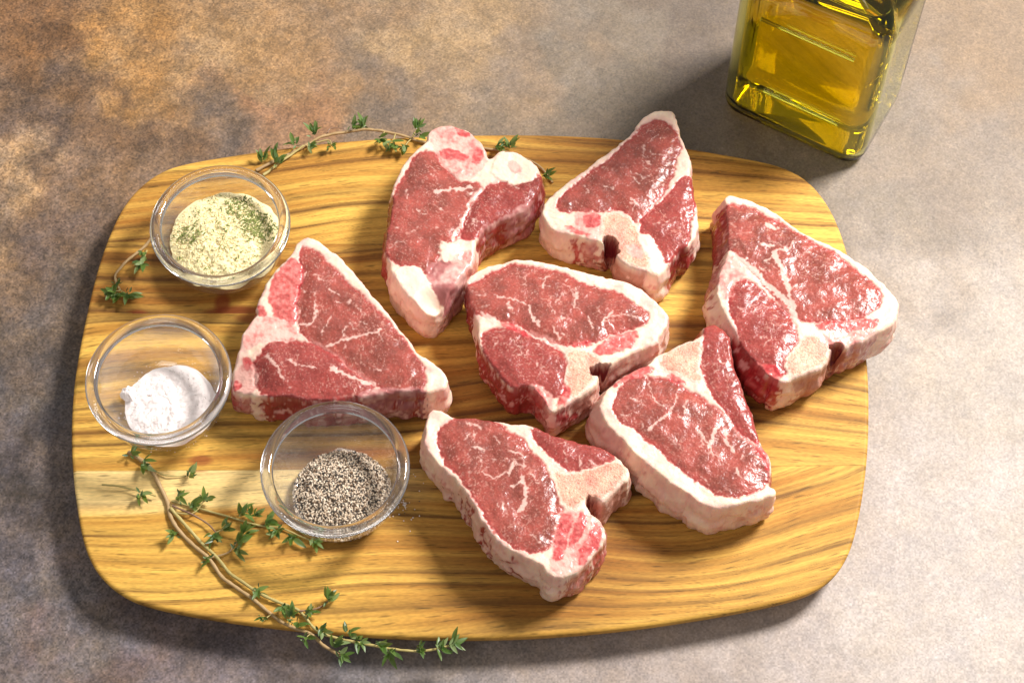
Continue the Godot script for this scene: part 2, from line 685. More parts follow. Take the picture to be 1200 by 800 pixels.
func make_chop(d: Dictionary, index: int, mats: Dictionary, label: String) -> void:
	var outline := rounded(points_of(d.outline))
	var lo := Vector2(1e9, 1e9)
	var hi := -lo
	var area := 0.0
	for i in outline.size():
		lo = lo.min(outline[i])
		hi = hi.max(outline[i])
		area += outline[i].cross(outline[(i + 1) % outline.size()])
	gx = lo.x - 4.0
	gz = lo.y - 4.0
	gw = int((hi.x - lo.x + 8.0) / GS) + 2
	gh = int((hi.y - lo.y + 8.0) / GS) + 2
	var shape := field(outline)
	for j in gh:
		for i in gw:
			var w := Vector2(gx + i * GS, gz + j * GS)
			shape[j * gw + i] += soft.get_noise_2d(w.x * 1.3 + index * 60.0, w.y * 1.3) * 0.8 + mid.get_noise_2d(w.x * 0.7, w.y * 0.7 + index * 30.0) * 0.45
	region_fields = []
	region_kinds = []
	for r in d.regions:
		region_fields.append(field(rounded(points_of(r[1]))))
		region_kinds.append(r[0])
	vw = int((hi.x - lo.x + 8.0) / VS) + 2
	vh = int((hi.y - lo.y + 8.0) / VS) + 2
	vein_field = PackedFloat32Array()
	vein_field.resize(vw * vh)
	vein_field.fill(9.0)
	for vn in d.veins:
		var pts := points_of(vn[1])
		for s in pts.size() - 1:
			draw_vein(pts[s], pts[s + 1], vn[0] * 0.5, vn[0] * 0.42)
	# finer marbling: wandering, branching threads inside the lean
	var vr := RandomNumberGenerator.new()
	vr.seed = 50 + index
	for k in region_fields.size():
		if region_kinds[k] != "E" and region_kinds[k] != "T":
			continue
		var wanted := 17 if region_kinds[k] == "E" else 6
		var tries := 0
		while wanted > 0 and tries < 900:
			tries += 1
			var p := Vector2(vr.randf_range(lo.x, hi.x), vr.randf_range(lo.y, hi.y))
			if at_field(region_fields[k], p) > -1.0:
				continue
			if soft.get_noise_2d(p.x * 0.55 + 137.0 * index * 3.0, p.y * 0.55) < vr.randf_range(-0.45, 0.35):
				continue
			wanted -= 1
			var heading := vr.randf() * TAU
			var wide := vr.randf_range(0.03, 0.22)
			var length := vr.randi_range(2, 8)
			for s in length:
				heading += vr.randf_range(-0.75, 0.75)
				var q := p + Vector2(cos(heading), sin(heading)) * vr.randf_range(1.0, 2.2)
				if at_field(region_fields[k], q) > -0.3:
					break
				draw_vein(p, q, wide, wide * 0.85)
				if vr.randf() < 0.3:
					var side := heading + vr.randf_range(0.6, 1.3) * (1.0 if vr.randf() < 0.5 else -1.0)
					draw_vein(q, q + Vector2(cos(side), sin(side)) * vr.randf_range(1.0, 2.4), wide * 0.75, wide * 0.3)
				wide *= 0.88
				p = q
	var salt := 137.0 * index
	turn = 0.7 + 1.3 * index
	var step := 0.42
	var nx := int((hi.x - lo.x) / step) + 4
	var nz := int((hi.y - lo.y) / step) + 4
	var dist := PackedFloat32Array()
	dist.resize(nx * nz)
	for j in nz:
		for i in nx:
			dist[j * nx + i] = at_field(shape, Vector2(lo.x + (i - 1.5) * step, lo.y + (j - 1.5) * step))
	var number := PackedInt32Array()
	number.resize(nx * nz)
	number.fill(-1)
	var flat := PackedVector2Array()
	var idx := PackedInt32Array()
	for j in nz - 1:
		for i in nx - 1:
			var k := j * nx + i
			if minf(minf(dist[k], dist[k + 1]), minf(dist[k + nx], dist[k + nx + 1])) >= 0.0:
				continue
			for e in [k, k + 1, k + nx, k + nx + 1]:
				if number[e] >= 0:
					continue
				var p := Vector2(lo.x + (e % nx - 1.5) * step, lo.y + (e / nx - 1.5) * step)
				if dist[e] > 0.0:
					for pass_ in 2:
						var s := at_field(shape, p)
						var g := Vector2(at_field(shape, p + Vector2(0.4, 0)) - at_field(shape, p - Vector2(0.4, 0)), at_field(shape, p + Vector2(0, 0.4)) - at_field(shape, p - Vector2(0, 0.4)))
						if g.length() > 1e-4:
							p -= g.normalized() * s
				number[e] = flat.size()
				flat.append(p)
			var a := number[k]
			var b := number[k + 1]
			var c := number[k + nx]
			var e2 := number[k + nx + 1]
			if (i + j) % 2 == 0:
				if dist[k] < 0.0 or dist[k + 1] < 0.0 or dist[k + nx] < 0.0: idx.append_array([a, b, c])
				if dist[k + nx + 1] < 0.0 or dist[k + 1] < 0.0 or dist[k + nx] < 0.0: idx.append_array([b, e2, c])
			else:
				if dist[k] < 0.0 or dist[k + 1] < 0.0 or dist[k + nx + 1] < 0.0: idx.append_array([a, b, e2])
				if dist[k] < 0.0 or dist[k + nx] < 0.0 or dist[k + nx + 1] < 0.0: idx.append_array([a, e2, c])
	# heights and colours of the cut face
	var v := PackedVector3Array()
	var col := PackedColorArray()
	var kinds := PackedStringArray()
	for p in flat:
		var c := surface_colour(p, salt)
		var depth := maxf(0.0, -at_field(shape, p))
		var r := 1.1 + 0.8 * clampf(soft.get_noise_2d(p.x * 0.5 + 40.0, p.y * 0.5 + salt) + 0.4, 0.0, 1.0)
		var y := CHOP_THICK + lift + soft.get_noise_2d(p.x * 0.6 + salt, p.y * 0.6) * 0.8 + mid.get_noise_2d(p.x, p.y + salt) * (0.10 if hit == "fat" else 0.09) + fine.get_noise_2d(p.x * 1.3, p.y * 1.3 + salt) * (0.02 if hit == "fat" else 0.03)
		if depth < r:
			y -= r - sqrt(maxf(0.0, r * r - (r - depth) * (r - depth)))
		if d.low.size():
			var f: float = p.distance_to(Vector2(d.low[0], d.low[1])) / d.low[2]
			if f < 1.0:
				y -= d.low[3] * (1.0 - f) * (1.0 - f) * (1.0 + 2.0 * f)
		v.append(Vector3(p.x, y, p.y))
		col.append(c)
		kinds.append(hit)
	# the rim of the face: edges used once
	var used := {}
	for k in range(0, idx.size(), 3):
		for e in 3:
			var a := idx[k + e]
			var b := idx[k + (e + 1) % 3]
			if used.has(Vector2i(b, a)):
				used.erase(Vector2i(b, a))
			else:
				used[Vector2i(a, b)] = true
	var next := {}
	for e in used:
		next[e.x] = e.y
	var rim := PackedInt32Array()
	var left := next.duplicate()
	while left.size():
		var one := PackedInt32Array()
		var at: int = left.keys()[0]
		while left.has(at):
			one.append(at)
			var to: int = left[at]
			left.erase(at)
			at = to
		if one.size() > rim.size():
			rim = one
	var nr := rim.size()
	var turnsign := 0.0
	for i in nr:
		turnsign += flat[rim[i]].cross(flat[rim[(i + 1) % nr]])
	turnsign = signf(turnsign)
	var rings := 16
	var base := PackedInt32Array(rim)
	for t in range(1, rings + 1):
		var now := PackedInt32Array()
		var f := float(t) / rings
		for i in nr:
			var p0 := flat[rim[i]]
			var tan_ := (flat[rim[(i + 3) % nr]] - flat[rim[(i - 3 + nr) % nr]]).normalized()
			var out := Vector2(tan_.y, -tan_.x) * turnsign
			var down := f * CHOP_THICK
			var push := 0.8 * sin(f * PI) + 0.3 * mid.get_noise_3d(p0.x * 0.45 + salt, p0.y * 0.45, down * 0.7) * minf(1.0, f * 4.0) + soft.get_noise_3d(p0.x, p0.y + salt, down) * 1.6 * minf(1.0, f * 3.0)
			push += d.flare * maxf(0.0, -out.x) * sin(minf(f * 1.3, 1.0) * PI * 0.5)
			if f > 0.86:
				push -= 1.8 * pow((f - 0.86) / 0.14, 2.0)
			var p := p0 + out * push
			var slide := tan_ * (soft.get_noise_3d(p0.x * 0.5, p0.y * 0.5 + salt, down * 0.9) * 9.0) * minf(1.0, f * 2.5)
			var look := p0 - out * (1.1 + 0.8 * mid.get_noise_3d(p0.x * 0.5, p0.y * 0.5, down)) + slide
			if at_field(shape, look) > -0.6:
				look = p0 - out * 1.2
			now.append(v.size())
			v.append(Vector3(p.x, v[rim[i]].y * (1.0 - f), p.y))
			col.append(surface_colour(look, salt, 0.5 + down) if f > 0.08 else col[rim[i]].lerp(surface_colour(look, salt, 0.5 + down), 0.5))
			kinds.append(hit if hit != "" else kinds[rim[i]])
		for i in nr:
			var j := (i + 1) % nr
			if turnsign > 0.0:
				idx.append_array([base[i], now[j], base[j], base[i], now[i], now[j]])
			else:
				idx.append_array([base[i], now[j], base[j], base[i], now[i], now[j]])
		base = now
	var foot := PackedVector2Array()
	for i in nr:
		foot.append(Vector2(v[base[i]].x, v[base[i]].z))
	var cap := Geometry2D.triangulate_polygon(foot)
	for k in range(0, cap.size(), 3):
		var a := base[cap[k]]
		var b := base[cap[k + 1]]
		var c := base[cap[k + 2]]
		idx.append_array([a, b, c] if (v[c] - v[a]).cross(v[b] - v[a]).y < 0.0 else [a, c, b])
	var nrm := smooth_normals(v, idx)
	# into parts by what each triangle is made of, the colours running on across the seams
	var chop := thing("lamb_chop", label, "lamb chop", Vector3(d.at.x * 0.001, BOARD_TOP, d.at.y * 0.001), "raw lamb loin chops on the board")
	var sorted := {}
	for k in range(0, idx.size(), 3):
		var kind := kinds[idx[k]]
		if kinds[idx[k + 1]] == kinds[idx[k + 2]]:
			kind = kinds[idx[k + 1]]
		if not sorted.has(kind):
			sorted[kind] = []
		sorted[kind].append(k)
	for kind in sorted:
		var map := {}
		var pv := PackedVector3Array()
		var pn := PackedVector3Array()
		var pc := PackedColorArray()
		var pi_ := PackedInt32Array()
		for k in sorted[kind]:
			for e in 3:
				var i := idx[k + e]
				if not map.has(i):
					map[i] = pv.size()
					pv.append(v[i] * 0.001)
					pn.append(nrm[i])
					pc.append(col[i])
				pi_.append(map[i])
		var plain_name: String = kind.get_slice("#", 0)
		put(plain_name, made(pv, pn, pi_, pc), mats[plain_name], chop)


func flesh(called: String, rough: float, bump: float, grain: float, coat := 0.0) -> StandardMaterial3D:
	var m := StandardMaterial3D.new()
	m.resource_name = called
	m.vertex_color_use_as_albedo = true
	m.roughness = rough
	m.metallic_specular = 0.42
	m.uv1_triplanar = true
	m.uv1_scale = Vector3.ONE * grain
	m.normal_enabled = true
	m.normal_texture = wet_bumps
	m.normal_scale = bump
	if coat > 0.0:
		m.clearcoat_enabled = true
		m.clearcoat = coat
		m.clearcoat_roughness = 0.15
	return m


var wet_bumps: NoiseTexture2D


func build_chops() -> void:
	wet_bumps = noise_map(0.045, 2, 512, true, 7.0, 3)
	var lean := flesh("wet_lean_meat", 0.27, 0.22, 36.0)
	var fat := flesh("waxy_fat", 0.38, 0.16, 14.0)
	fat.subsurf_scatter_enabled = true
	fat.subsurf_scatter_strength = 0.18
	var mats := {
		"loin_eye": lean, "tenderloin": lean, "red_trim": flesh("wet_red_trim", 0.26, 0.3, 15.0),
		"fat": fat, "bone": flesh("sawn_bone", 0.5, 0.5, 40.0), "membrane": flesh("silver_skin", 0.22, 0.12, 14.0)}
	var labels := [
		"raw lamb chop at the back of the board with a pale curled lobe",
		"raw lamb chop pointing up over the far board edge, left of the oil bottle",
		"raw lamb chop at the right end of the board overhanging its edge",
		"raw triangular lamb chop between the three glass bowls and the other chops",
		"raw lamb chop in the middle of the group, its fat strip along the far side",
		"raw lamb chop with a thick white fat rim nearest the right front of the board",
		"raw lamb chop nearest the front edge, right of the pepper bowl"]
	var data := chop_data()
	for i in data.size():
		make_chop(data[i], i, mats, labels[i])


# ------------------------------------------------------------------ bowls and what they hold
func make_bowl(at: Vector3, label: String) -> void:
	var p := PackedVector2Array([
		Vector2(0.05, 1.0), Vector2(13, 0.8), Vector2(16, 0.0), Vector2(18.2, 0.2), Vector2(20.2, 1.4), Vector2(22.6, 4.2), Vector2(24.8, 7.6), Vector2(26.6, 11.6), Vector2(27.9, 15.8), Vector2(28.6, 19.6), Vector2(28.9, 21.6), Vector2(28.9, 22.3),
		Vector2(26.4, 22.3), Vector2(25.6, 19.2), Vector2(24.8, 15.6), Vector2(23.4, 11.8), Vector2(21.3, 8.2), Vector2(18.6, 5.6), Vector2(15.5, 4.2), Vector2(12, 3.7), Vector2(0.05, 3.6)])
	var lip := PackedVector2Array()
	for k in 21:
		var a := TAU * k / 20.0
		lip.append(Vector2(27.4 + 2.6 * cos(a), 23.9 + 2.1 * sin(a)))
	var bowl := thing("glass_bowl", label, "glass bowl", at, "small glass pinch bowls on the board")
	put("bowl_body", lathe(p, 96), bowl_glass, bowl)
	put("rim", lathe(lip, 96), rim_glass, bowl)


var rim_glass: StandardMaterial3D
var bowl_glass: StandardMaterial3D


func heap(rad: float, base_y: float, rise: float, lump: float, seed_: int, offset := Vector2.ZERO, grain := 0.25) -> ArrayMesh:
	# a mound in millimetres: a flat-topped heap with an uneven rim, closed underneath
	var v := PackedVector3Array()
	var idx := PackedInt32Array()
	var rings := 34
	var around := 110
	for r in rings + 1:
		var f := float(r) / rings
		for k in around:
			var a := TAU * k / around
			var edge := rad * (1.0 + lump * soft.get_noise_2d(cos(a) * 14.0 + seed_ * 40.0, sin(a) * 14.0) + lump * 0.25 * mid.get_noise_2d(cos(a) * 18.0, sin(a) * 18.0 + seed_))
			var x := cos(a) * edge * f
			var z := sin(a) * edge * f
			var y := base_y + rise * (1.0 - pow(f, 2.6)) + (soft.get_noise_2d(x * 1.6 + seed_ * 90.0, z * 1.6) * 1.1 + mid.get_noise_2d(x * 1.4, z * 1.4 + seed_) * grain * 1.6 + fine.get_noise_2d(x * 2.2, z * 2.2 + seed_) * grain) * (1.0 - pow(f, 8.0))
			v.append(Vector3(x + offset.x, y, z + offset.y) * 0.001)
	for r in rings:
		for k in around:
			var a := r * around + k
			var b := r * around + (k + 1) % around
			idx.append_array([a, a + around, b, b, a + around, b + around])
	return made(v, smooth_normals(v, idx), idx)


func granule(seed_: int) -> ArrayMesh:
	# one uneven grain about one unit across: a jittered octahedron, split once
	var r := RandomNumberGenerator.new()
	r.seed = seed_
	var base := [Vector3(1, 0, 0), Vector3(-1, 0, 0), Vector3(0, 1, 0), Vector3(0, -1, 0), Vector3(0, 0, 1), Vector3(0, 0, -1)]
	for i in 6:
		base[i] = base[i] * r.randf_range(0.32, 0.55) + Vector3(r.randf_range(-0.14, 0.14), r.randf_range(-0.14, 0.14), r.randf_range(-0.14, 0.14))
	var v := PackedVector3Array()
	var n := PackedVector3Array()
	var idx := PackedInt32Array()
	for x in [0, 1]:
		for y in [2, 3]:
			for z in [4, 5]:
				var a: Vector3 = base[x]
				var b: Vector3 = base[y]
				var c: Vector3 = base[z]
				var f: Vector3 = (c - a).cross(b - a)
				if f.dot(a + b + c) < 0.0:
					var s := b
					b = c
					c = s
					f = -f
				for q in [a, b, c]:
					idx.append(v.size())
					v.append(q)
					n.append(f.normalized())
	return made(v, n, idx)


func scatter(called: String, mesh: Mesh, m: Material, where: Array, tints: Array, parent: Node3D) -> void:
	var mm := MultiMesh.new()
	mm.transform_format = MultiMesh.TRANSFORM_3D
	mm.use_colors = true
	mm.mesh = mesh
	mm.instance_count = where.size()
	for i in where.size():
		mm.set_instance_transform(i, where[i])
		mm.set_instance_color(i, tints[i])
	var o := MultiMeshInstance3D.new()
	o.name = called
	o.multimesh = mm
	o.material_override = m
	o.set_meta("kind", "stuff")
	parent.add_child(o, true)


func tumbled(size: Vector3, at: Vector3) -> Transform3D:
	var b := Basis.from_euler(Vector3(rng.randf() * TAU, rng.randf() * TAU, rng.randf() * TAU))
	return Transform3D(b * Basis.from_scale(size), at)


func grain_material(called: String, rough := 0.8) -> StandardMaterial3D:
	var m := StandardMaterial3D.new()
	m.resource_name = called
	m.vertex_color_use_as_albedo = true
	m.roughness = rough
	return m


func plain(called: String, c: Color, rough := 0.8) -> StandardMaterial3D:
	var m := StandardMaterial3D.new()
	m.resource_name = called
	m.albedo_color = c
	m.roughness = rough
	return m


func build_bowls() -> void:
	rim_glass = glass_material(Color(1, 1, 1), "clear_glass_rim")
	bowl_glass = StandardMaterial3D.new()
	bowl_glass.resource_name = "clear_glass"
	bowl_glass.transparency = BaseMaterial3D.TRANSPARENCY_ALPHA
	bowl_glass.albedo_color = Color(1, 1, 1, 0.035)
	bowl_glass.roughness = 0.02
	bowl_glass.metallic_specular = 0.7
	var one := Vector3(-0.1244, BOARD_TOP, -0.0433)
	var two := Vector3(-0.1447, BOARD_TOP, 0.0302)
	var three := Vector3(-0.0708, BOARD_TOP, 0.0703)
	make_bowl(one, "small clear glass bowl of cream and green herb seasoning, farthest back on the board")
	make_bowl(two, "small clear glass bowl of white salt at the left edge of the board")
	make_bowl(three, "small clear glass bowl of ground black pepper, nearest the front")
	var dusty := grain_material("dry_grains")

	# the seasoning: pale powder filling the bowl, with dried green herbs, thickest at its right
	var season := thing("herb_seasoning", "cream coloured seasoning powder with dried green herb flakes filling its glass bowl", "seasoning", one)
	put("powder", heap(24.2, 12.2, 5.6, 0.07, 3, Vector2(0.8, 0.8), 0.45), plain("cream_powder", lin(0.80, 0.68, 0.38), 0.9), season)
	var where := []
	var tints := []
	for i in 2600:
		var a := rng.randf() * TAU
		var f := sqrt(rng.randf())
		var p := Vector2(cos(a), sin(a)) * f * 23.4
		var y := 12.3 + 5.6 * (1.0 - pow(f * 0.97, 2.6)) + soft.get_noise_2d(p.x * 1.6 + 270.0, p.y * 1.6) * 1.1
		where.append(tumbled(Vector3.ONE * rng.randf_range(0.5, 1.1) * 0.001, Vector3(p.x + 0.8, y + 0.1, p.y + 0.8) * 0.001))
		var k := rng.randf()
		tints.append(Color(0.86, 0.76, 0.47).lerp(Color(0.76, 0.63, 0.33), k))
	scatter("powder_granules", granule(5), dusty, where, tints, season)
	where = []
	tints = []
	while where.size() < 620:
		var a := rng.randf() * TAU
		var f := sqrt(rng.randf())
		var p := Vector2(cos(a), sin(a)) * f * 23.2
		var thick := 0.02 + 0.4 * smoothstep(0.3, 0.55, soft.get_noise_2d(p.x * 1.1 + 5.0, p.y * 1.1)) * 0.5
		thick += 1.0 * smoothstep(10.0, 3.0, p.distance_to(Vector2(15, -5))) + 0.5 * smoothstep(9.0, 3.0, p.distance_to(Vector2(6, -14))) + 0.5 * smoothstep(7.0, 2.0, p.distance_to(Vector2(-15, 0)))
		if rng.randf() > thick:
			continue
		var y := 12.6 + 5.6 * (1.0 - pow(f * 0.97, 2.6)) + soft.get_noise_2d(p.x * 1.6 + 270.0, p.y * 1.6) * 1.1
		var b := Basis.from_euler(Vector3(rng.randf_range(-0.5, 0.5), rng.randf() * TAU, rng.randf_range(-0.5, 0.5)))
		where.append(Transform3D(b * Basis.from_scale(Vector3(rng.randf_range(0.9, 2.4), 0.4, rng.randf_range(0.5, 0.9)) * 0.001), Vector3(p.x + 0.8, y + 0.3, p.y + 0.8) * 0.001))
		tints.append(Color(0.10, 0.14, 0.025).lerp(Color(0.26, 0.27, 0.07), rng.randf()))
	scatter("herb_flakes", granule(9), dusty, where, tints, season)

	# the salt: a flat white heap and the crumbs beside it
	var salt := thing("salt_heap", "heap of fine white salt in the left glass bowl", "salt", two)
	var white := plain("white_salt", lin(0.80, 0.715, 0.68), 0.85)
	put("heap", heap(18.8, 4.6, 3.2, 0.05, 8, Vector2(2.2, 2.6), 0.16), white, salt)
	put("lump", heap(3.6, 6.6, 3.0, 0.25, 12, Vector2(-15.2, -1.8), 0.2), white, salt)
	where = []
	tints = []
	for i in 1700:
		var a := rng.randf() * TAU
		var f := sqrt(rng.randf()) * (1.03 if i < 1500 else 1.22)
		var p := Vector2(cos(a), sin(a)) * f * 18.2
		var y := 4.8 + 3.6 * maxf(0.0, 1.0 - pow(f, 2.6)) + soft.get_noise_2d(p.x * 1.6 + 720.0, p.y * 1.6) * 1.1 * maxf(0.0, 1.0 - pow(f, 8.0))
		where.append(tumbled(Vector3.ONE * rng.randf_range(0.3, 0.6) * 0.001, Vector3(p.x + 2.2, maxf(y, 4.6), p.y + 2.6) * 0.001))
		tints.append(Color(0.82, 0.74, 0.71) if rng.randf() > 0.02 else Color(0.45, 0.36, 0.30))
	scatter("salt_grains", granule(11), dusty, where, tints, salt)

	# the pepper: cracked grains from cream to black
	var pepper := thing("pepper_heap", "heap of coarsely ground black pepper in the front glass bowl", "pepper", three)
	put("heap", heap(19.6, 4.2, 5.6, 0.04, 17, Vector2(1.6, 3.0), 0.3), plain("pepper_dust", lin(0.16, 0.11, 0.075), 0.9), pepper)
	for kind in 2:
		where = []
		tints = []
		for i in 2600:
			var a := rng.randf() * TAU
			var f := sqrt(rng.randf()) * 1.03
			var p := Vector2(cos(a), sin(a)) * f * 19.6
			var y := 4.4 + 5.6 * maxf(0.0, 1.0 - pow(f, 2.6)) + soft.get_noise_2d(p.x * 1.6 + 1530.0, p.y * 1.6) * 1.1 * maxf(0.0, 1.0 - pow(f, 8.0))
			where.append(tumbled(Vector3(rng.randf_range(0.9, 1.6), rng.randf_range(0.7, 1.2), rng.randf_range(0.7, 1.2)) * 0.001, Vector3(p.x + 1.6, y + 0.25, p.y + 3.0) * 0.001))
			var k := rng.randf()
			var c := Color(0.82, 0.70, 0.55).lerp(Color(0.50, 0.37, 0.25), rng.randf())
			if k < 0.26:
				c = Color(0.06, 0.048, 0.038)
			elif k < 0.42:
				c = Color(0.19, 0.115, 0.065)
			tints.append(c)
		scatter("pepper_grains", granule(20 + kind), dusty, where, tints, pepper)
	stray_crumbs(Vector2(-0.0440, 0.0759), 0.012, 70, dusty)


func stray_crumbs(at: Vector2, reach: float, count: int, dusty: Material) -> void:
	var crumbs := thing("salt_crumbs", "few stray salt crumbs on the board right of the pepper bowl", "salt crumbs", Vector3(at.x, BOARD_TOP, at.y))
	var where := []
	var tints := []
	for i in count:
		var f := rng.randf() * rng.randf()
		var a := rng.randf() * TAU
		where.append(tumbled(Vector3.ONE * rng.randf_range(0.35, 0.9) * 0.001, Vector3(cos(a) * f * reach, 0.0002, sin(a) * f * reach * 1.4)))
		tints.append(Color(0.82, 0.76, 0.72) if rng.randf() < 0.8 else Color(0.12, 0.09, 0.06))
	scatter("crumbs", granule(31), dusty, where, tints, crumbs)


# ------------------------------------------------------------------ bottle
func box_loft(levels: Array, around := 72) -> ArrayMesh:
	# levels: [half width, half depth, corner radius, height] in millimetres, walked like a lathe profile
	var v := PackedVector3Array()
	var idx := PackedInt32Array()
	for l in levels:
		var hw: float = l[0]
		var hd: float = l[1]
		var r: float = minf(l[2], minf(hw, hd))
		var per := around / 4
		for q in 4:
			var cx: float = (hw - r) * [1, -1, -1, 1][q]
			var cz: float = (hd - r) * [1, 1, -1, -1][q]
			for k in per:
				var a := PI / 2 * (q + float(k) / (per - 1))
				v.append(Vector3(cx + r * cos(a), l[3], cz + r * sin(a)) * 0.001)
	for r in levels.size() - 1:
		for k in around:
			var a := r * around + k
			var b := r * around + (k + 1) % around
			idx.append_array([a, b, a + around, b, b + around, a + around])
	return made(v, smooth_normals(v, idx), idx)


func build_bottle() -> void:
	var at := Vector3(0.1385, 0.0, -0.1350)
	var bottle := thing("oil_bottle", "square-shouldered clear glass bottle of golden green olive oil behind the board", "bottle", at)
	bottle.rotation.y = -0.518
	var hw := 35.5
	var hd := 25.5
	var outer := [
		[0.2, 0.2, 0.1, 2.0], [hw - 14, hd - 12, 4, 1.6], [hw - 8.0, hd - 8.0, 5, 0.2], [hw - 4.5, hd - 4.5, 7, 0.3], [hw - 2.2, hd - 2.2, 8, 1.2], [hw - 0.8, hd - 0.8, 8.8, 3.2], [hw, hd, 9, 6.5], [hw, hd, 9, 20], [hw, hd, 9, 50], [hw, hd, 9, 88], [hw - 0.2, hd - 0.2, 9, 96],
		[hw - 1.4, hd - 1.4, 9, 101], [hw - 4.5, hd - 4.0, 9.5, 105], [hw - 10, hd - 7.0, 11, 108.5], [hw - 16, hd - 9.0, 14, 112], [16.5, 14.2, 14, 118], [14, 13.4, 13.4, 126], [13.2, 13.2, 13.2, 140], [13.2, 13.2, 13.2, 165], [14.6, 14.6, 14.6, 167], [14.6, 14.6, 14.6, 171], [13.2, 13.2, 13.2, 173], [13.2, 13.2, 13.2, 182]]
	var t := 2.4
	var inner := [
		[10.4, 10.4, 10.4, 182], [10.4, 10.4, 10.4, 140], [11, 10.8, 10.4, 126], [13.5, 11.8, 11, 118.5], [hw - 18, hd - 11, 12, 110], [hw - 11.5, hd - 9.0, 9, 105.5], [hw - 6.5, hd - 6.0, 7, 101], [hw - t - 0.8, hd - t - 0.8, 6.5, 96], [hw - t, hd - t, 7.8, 88], [hw - t, hd - t, 7.8, 50], [hw - t, hd - t, 7.8, 12], [hw - t, hd - t, 7.8, 8], [hw - t - 1.0, hd - t - 1.0, 7, 4.6], [hw - t - 3.2, hd - t - 3.2, 6, 2.6], [hw - t - 6.0, hd - t - 6.0, 5, 2.1], [hw - 15, hd - 13, 4, 2.6], [0.2, 0.2, 0.1, 3.2]]
	put("glass_body", box_loft(outer + inner), glass_material(Color(0.93, 0.94, 0.58), "bottle_glass"), bottle)
	var oil := glass_material(Color(0.97, 0.80, 0.05), "olive_oil")
	oil.refraction_scale = 0.047
	var fill := []
	for k in range(inner.size() - 1, -1, -1):
		var l: Array = inner[k]
		if l[3] > 104.0:
			continue
		fill.append([maxf(0.2, l[0] - 0.12), maxf(0.2, l[1] - 0.12), l[2], l[3] + (0.12 if l[3] < 15.0 else 0.0)])
	var top: Array = fill[-1]
	fill.append([top[0] - 1.0, top[1] - 1.0, 6, top[3] + 0.05])
	fill.append([0.2, 0.2, 0.1, top[3] + 0.05])
	put("olive_oil", box_loft(fill), oil, bottle)
	# the raised lines of the front face
	var relief := glass_material(Color(0.90, 0.92, 0.50), "bottle_glass_relief")
	for bar in [[-22.0, 30.0, 22.0, 31.2], [-22.0, 78.0, 22.0, 79.2]]:
		var bm := BoxMesh.new()
		bm.size = Vector3(bar[2] - bar[0], 1.2, 1.4) * 0.001
		var o := put("raised_line", bm, relief, bottle)
		o.position = Vector3((bar[0] + bar[2]) * 0.5, bar[1], hd + 0.3) * 0.001
	# the cap
	var cap := PackedVector2Array([Vector2(0.05, 168), Vector2(15.6, 168), Vector2(16.4, 169), Vector2(16.4, 194), Vector2(15.4, 195.4), Vector2(0.05, 195.6)])
	put("screw_cap", lathe(cap, 48), plain("dark_cap", lin(0.04, 0.045, 0.03), 0.4), bottle)


# ------------------------------------------------------------------ thyme
func leaf_shape(long: float, wide: float, fold: float, curl: float) -> ArrayMesh:
	var v := PackedVector3Array()
	var idx := PackedInt32Array()
	var n := 6
	for i in n + 1:
		var f := float(i) / n
		var w := wide * 0.5 * pow(sin(PI * pow(f, 0.85)), 0.8)
		if i == 0: w = wide * 0.06
		if i == n: w = wide * 0.02
		var y := curl * f * f
		v.append(Vector3(-w, y + fold * w, f * long) * 0.001)
		v.append(Vector3(0, y, f * long) * 0.001)
		v.append(Vector3(w, y + fold * w, f * long) * 0.001)
	for i in n:
		var a := i * 3
		for s in 2:
			idx.append_array([a + s, a + s + 1, a + s + 3, a + s + 1, a + s + 4, a + s + 3])
	return made(v, smooth_normals(v, idx), idx)


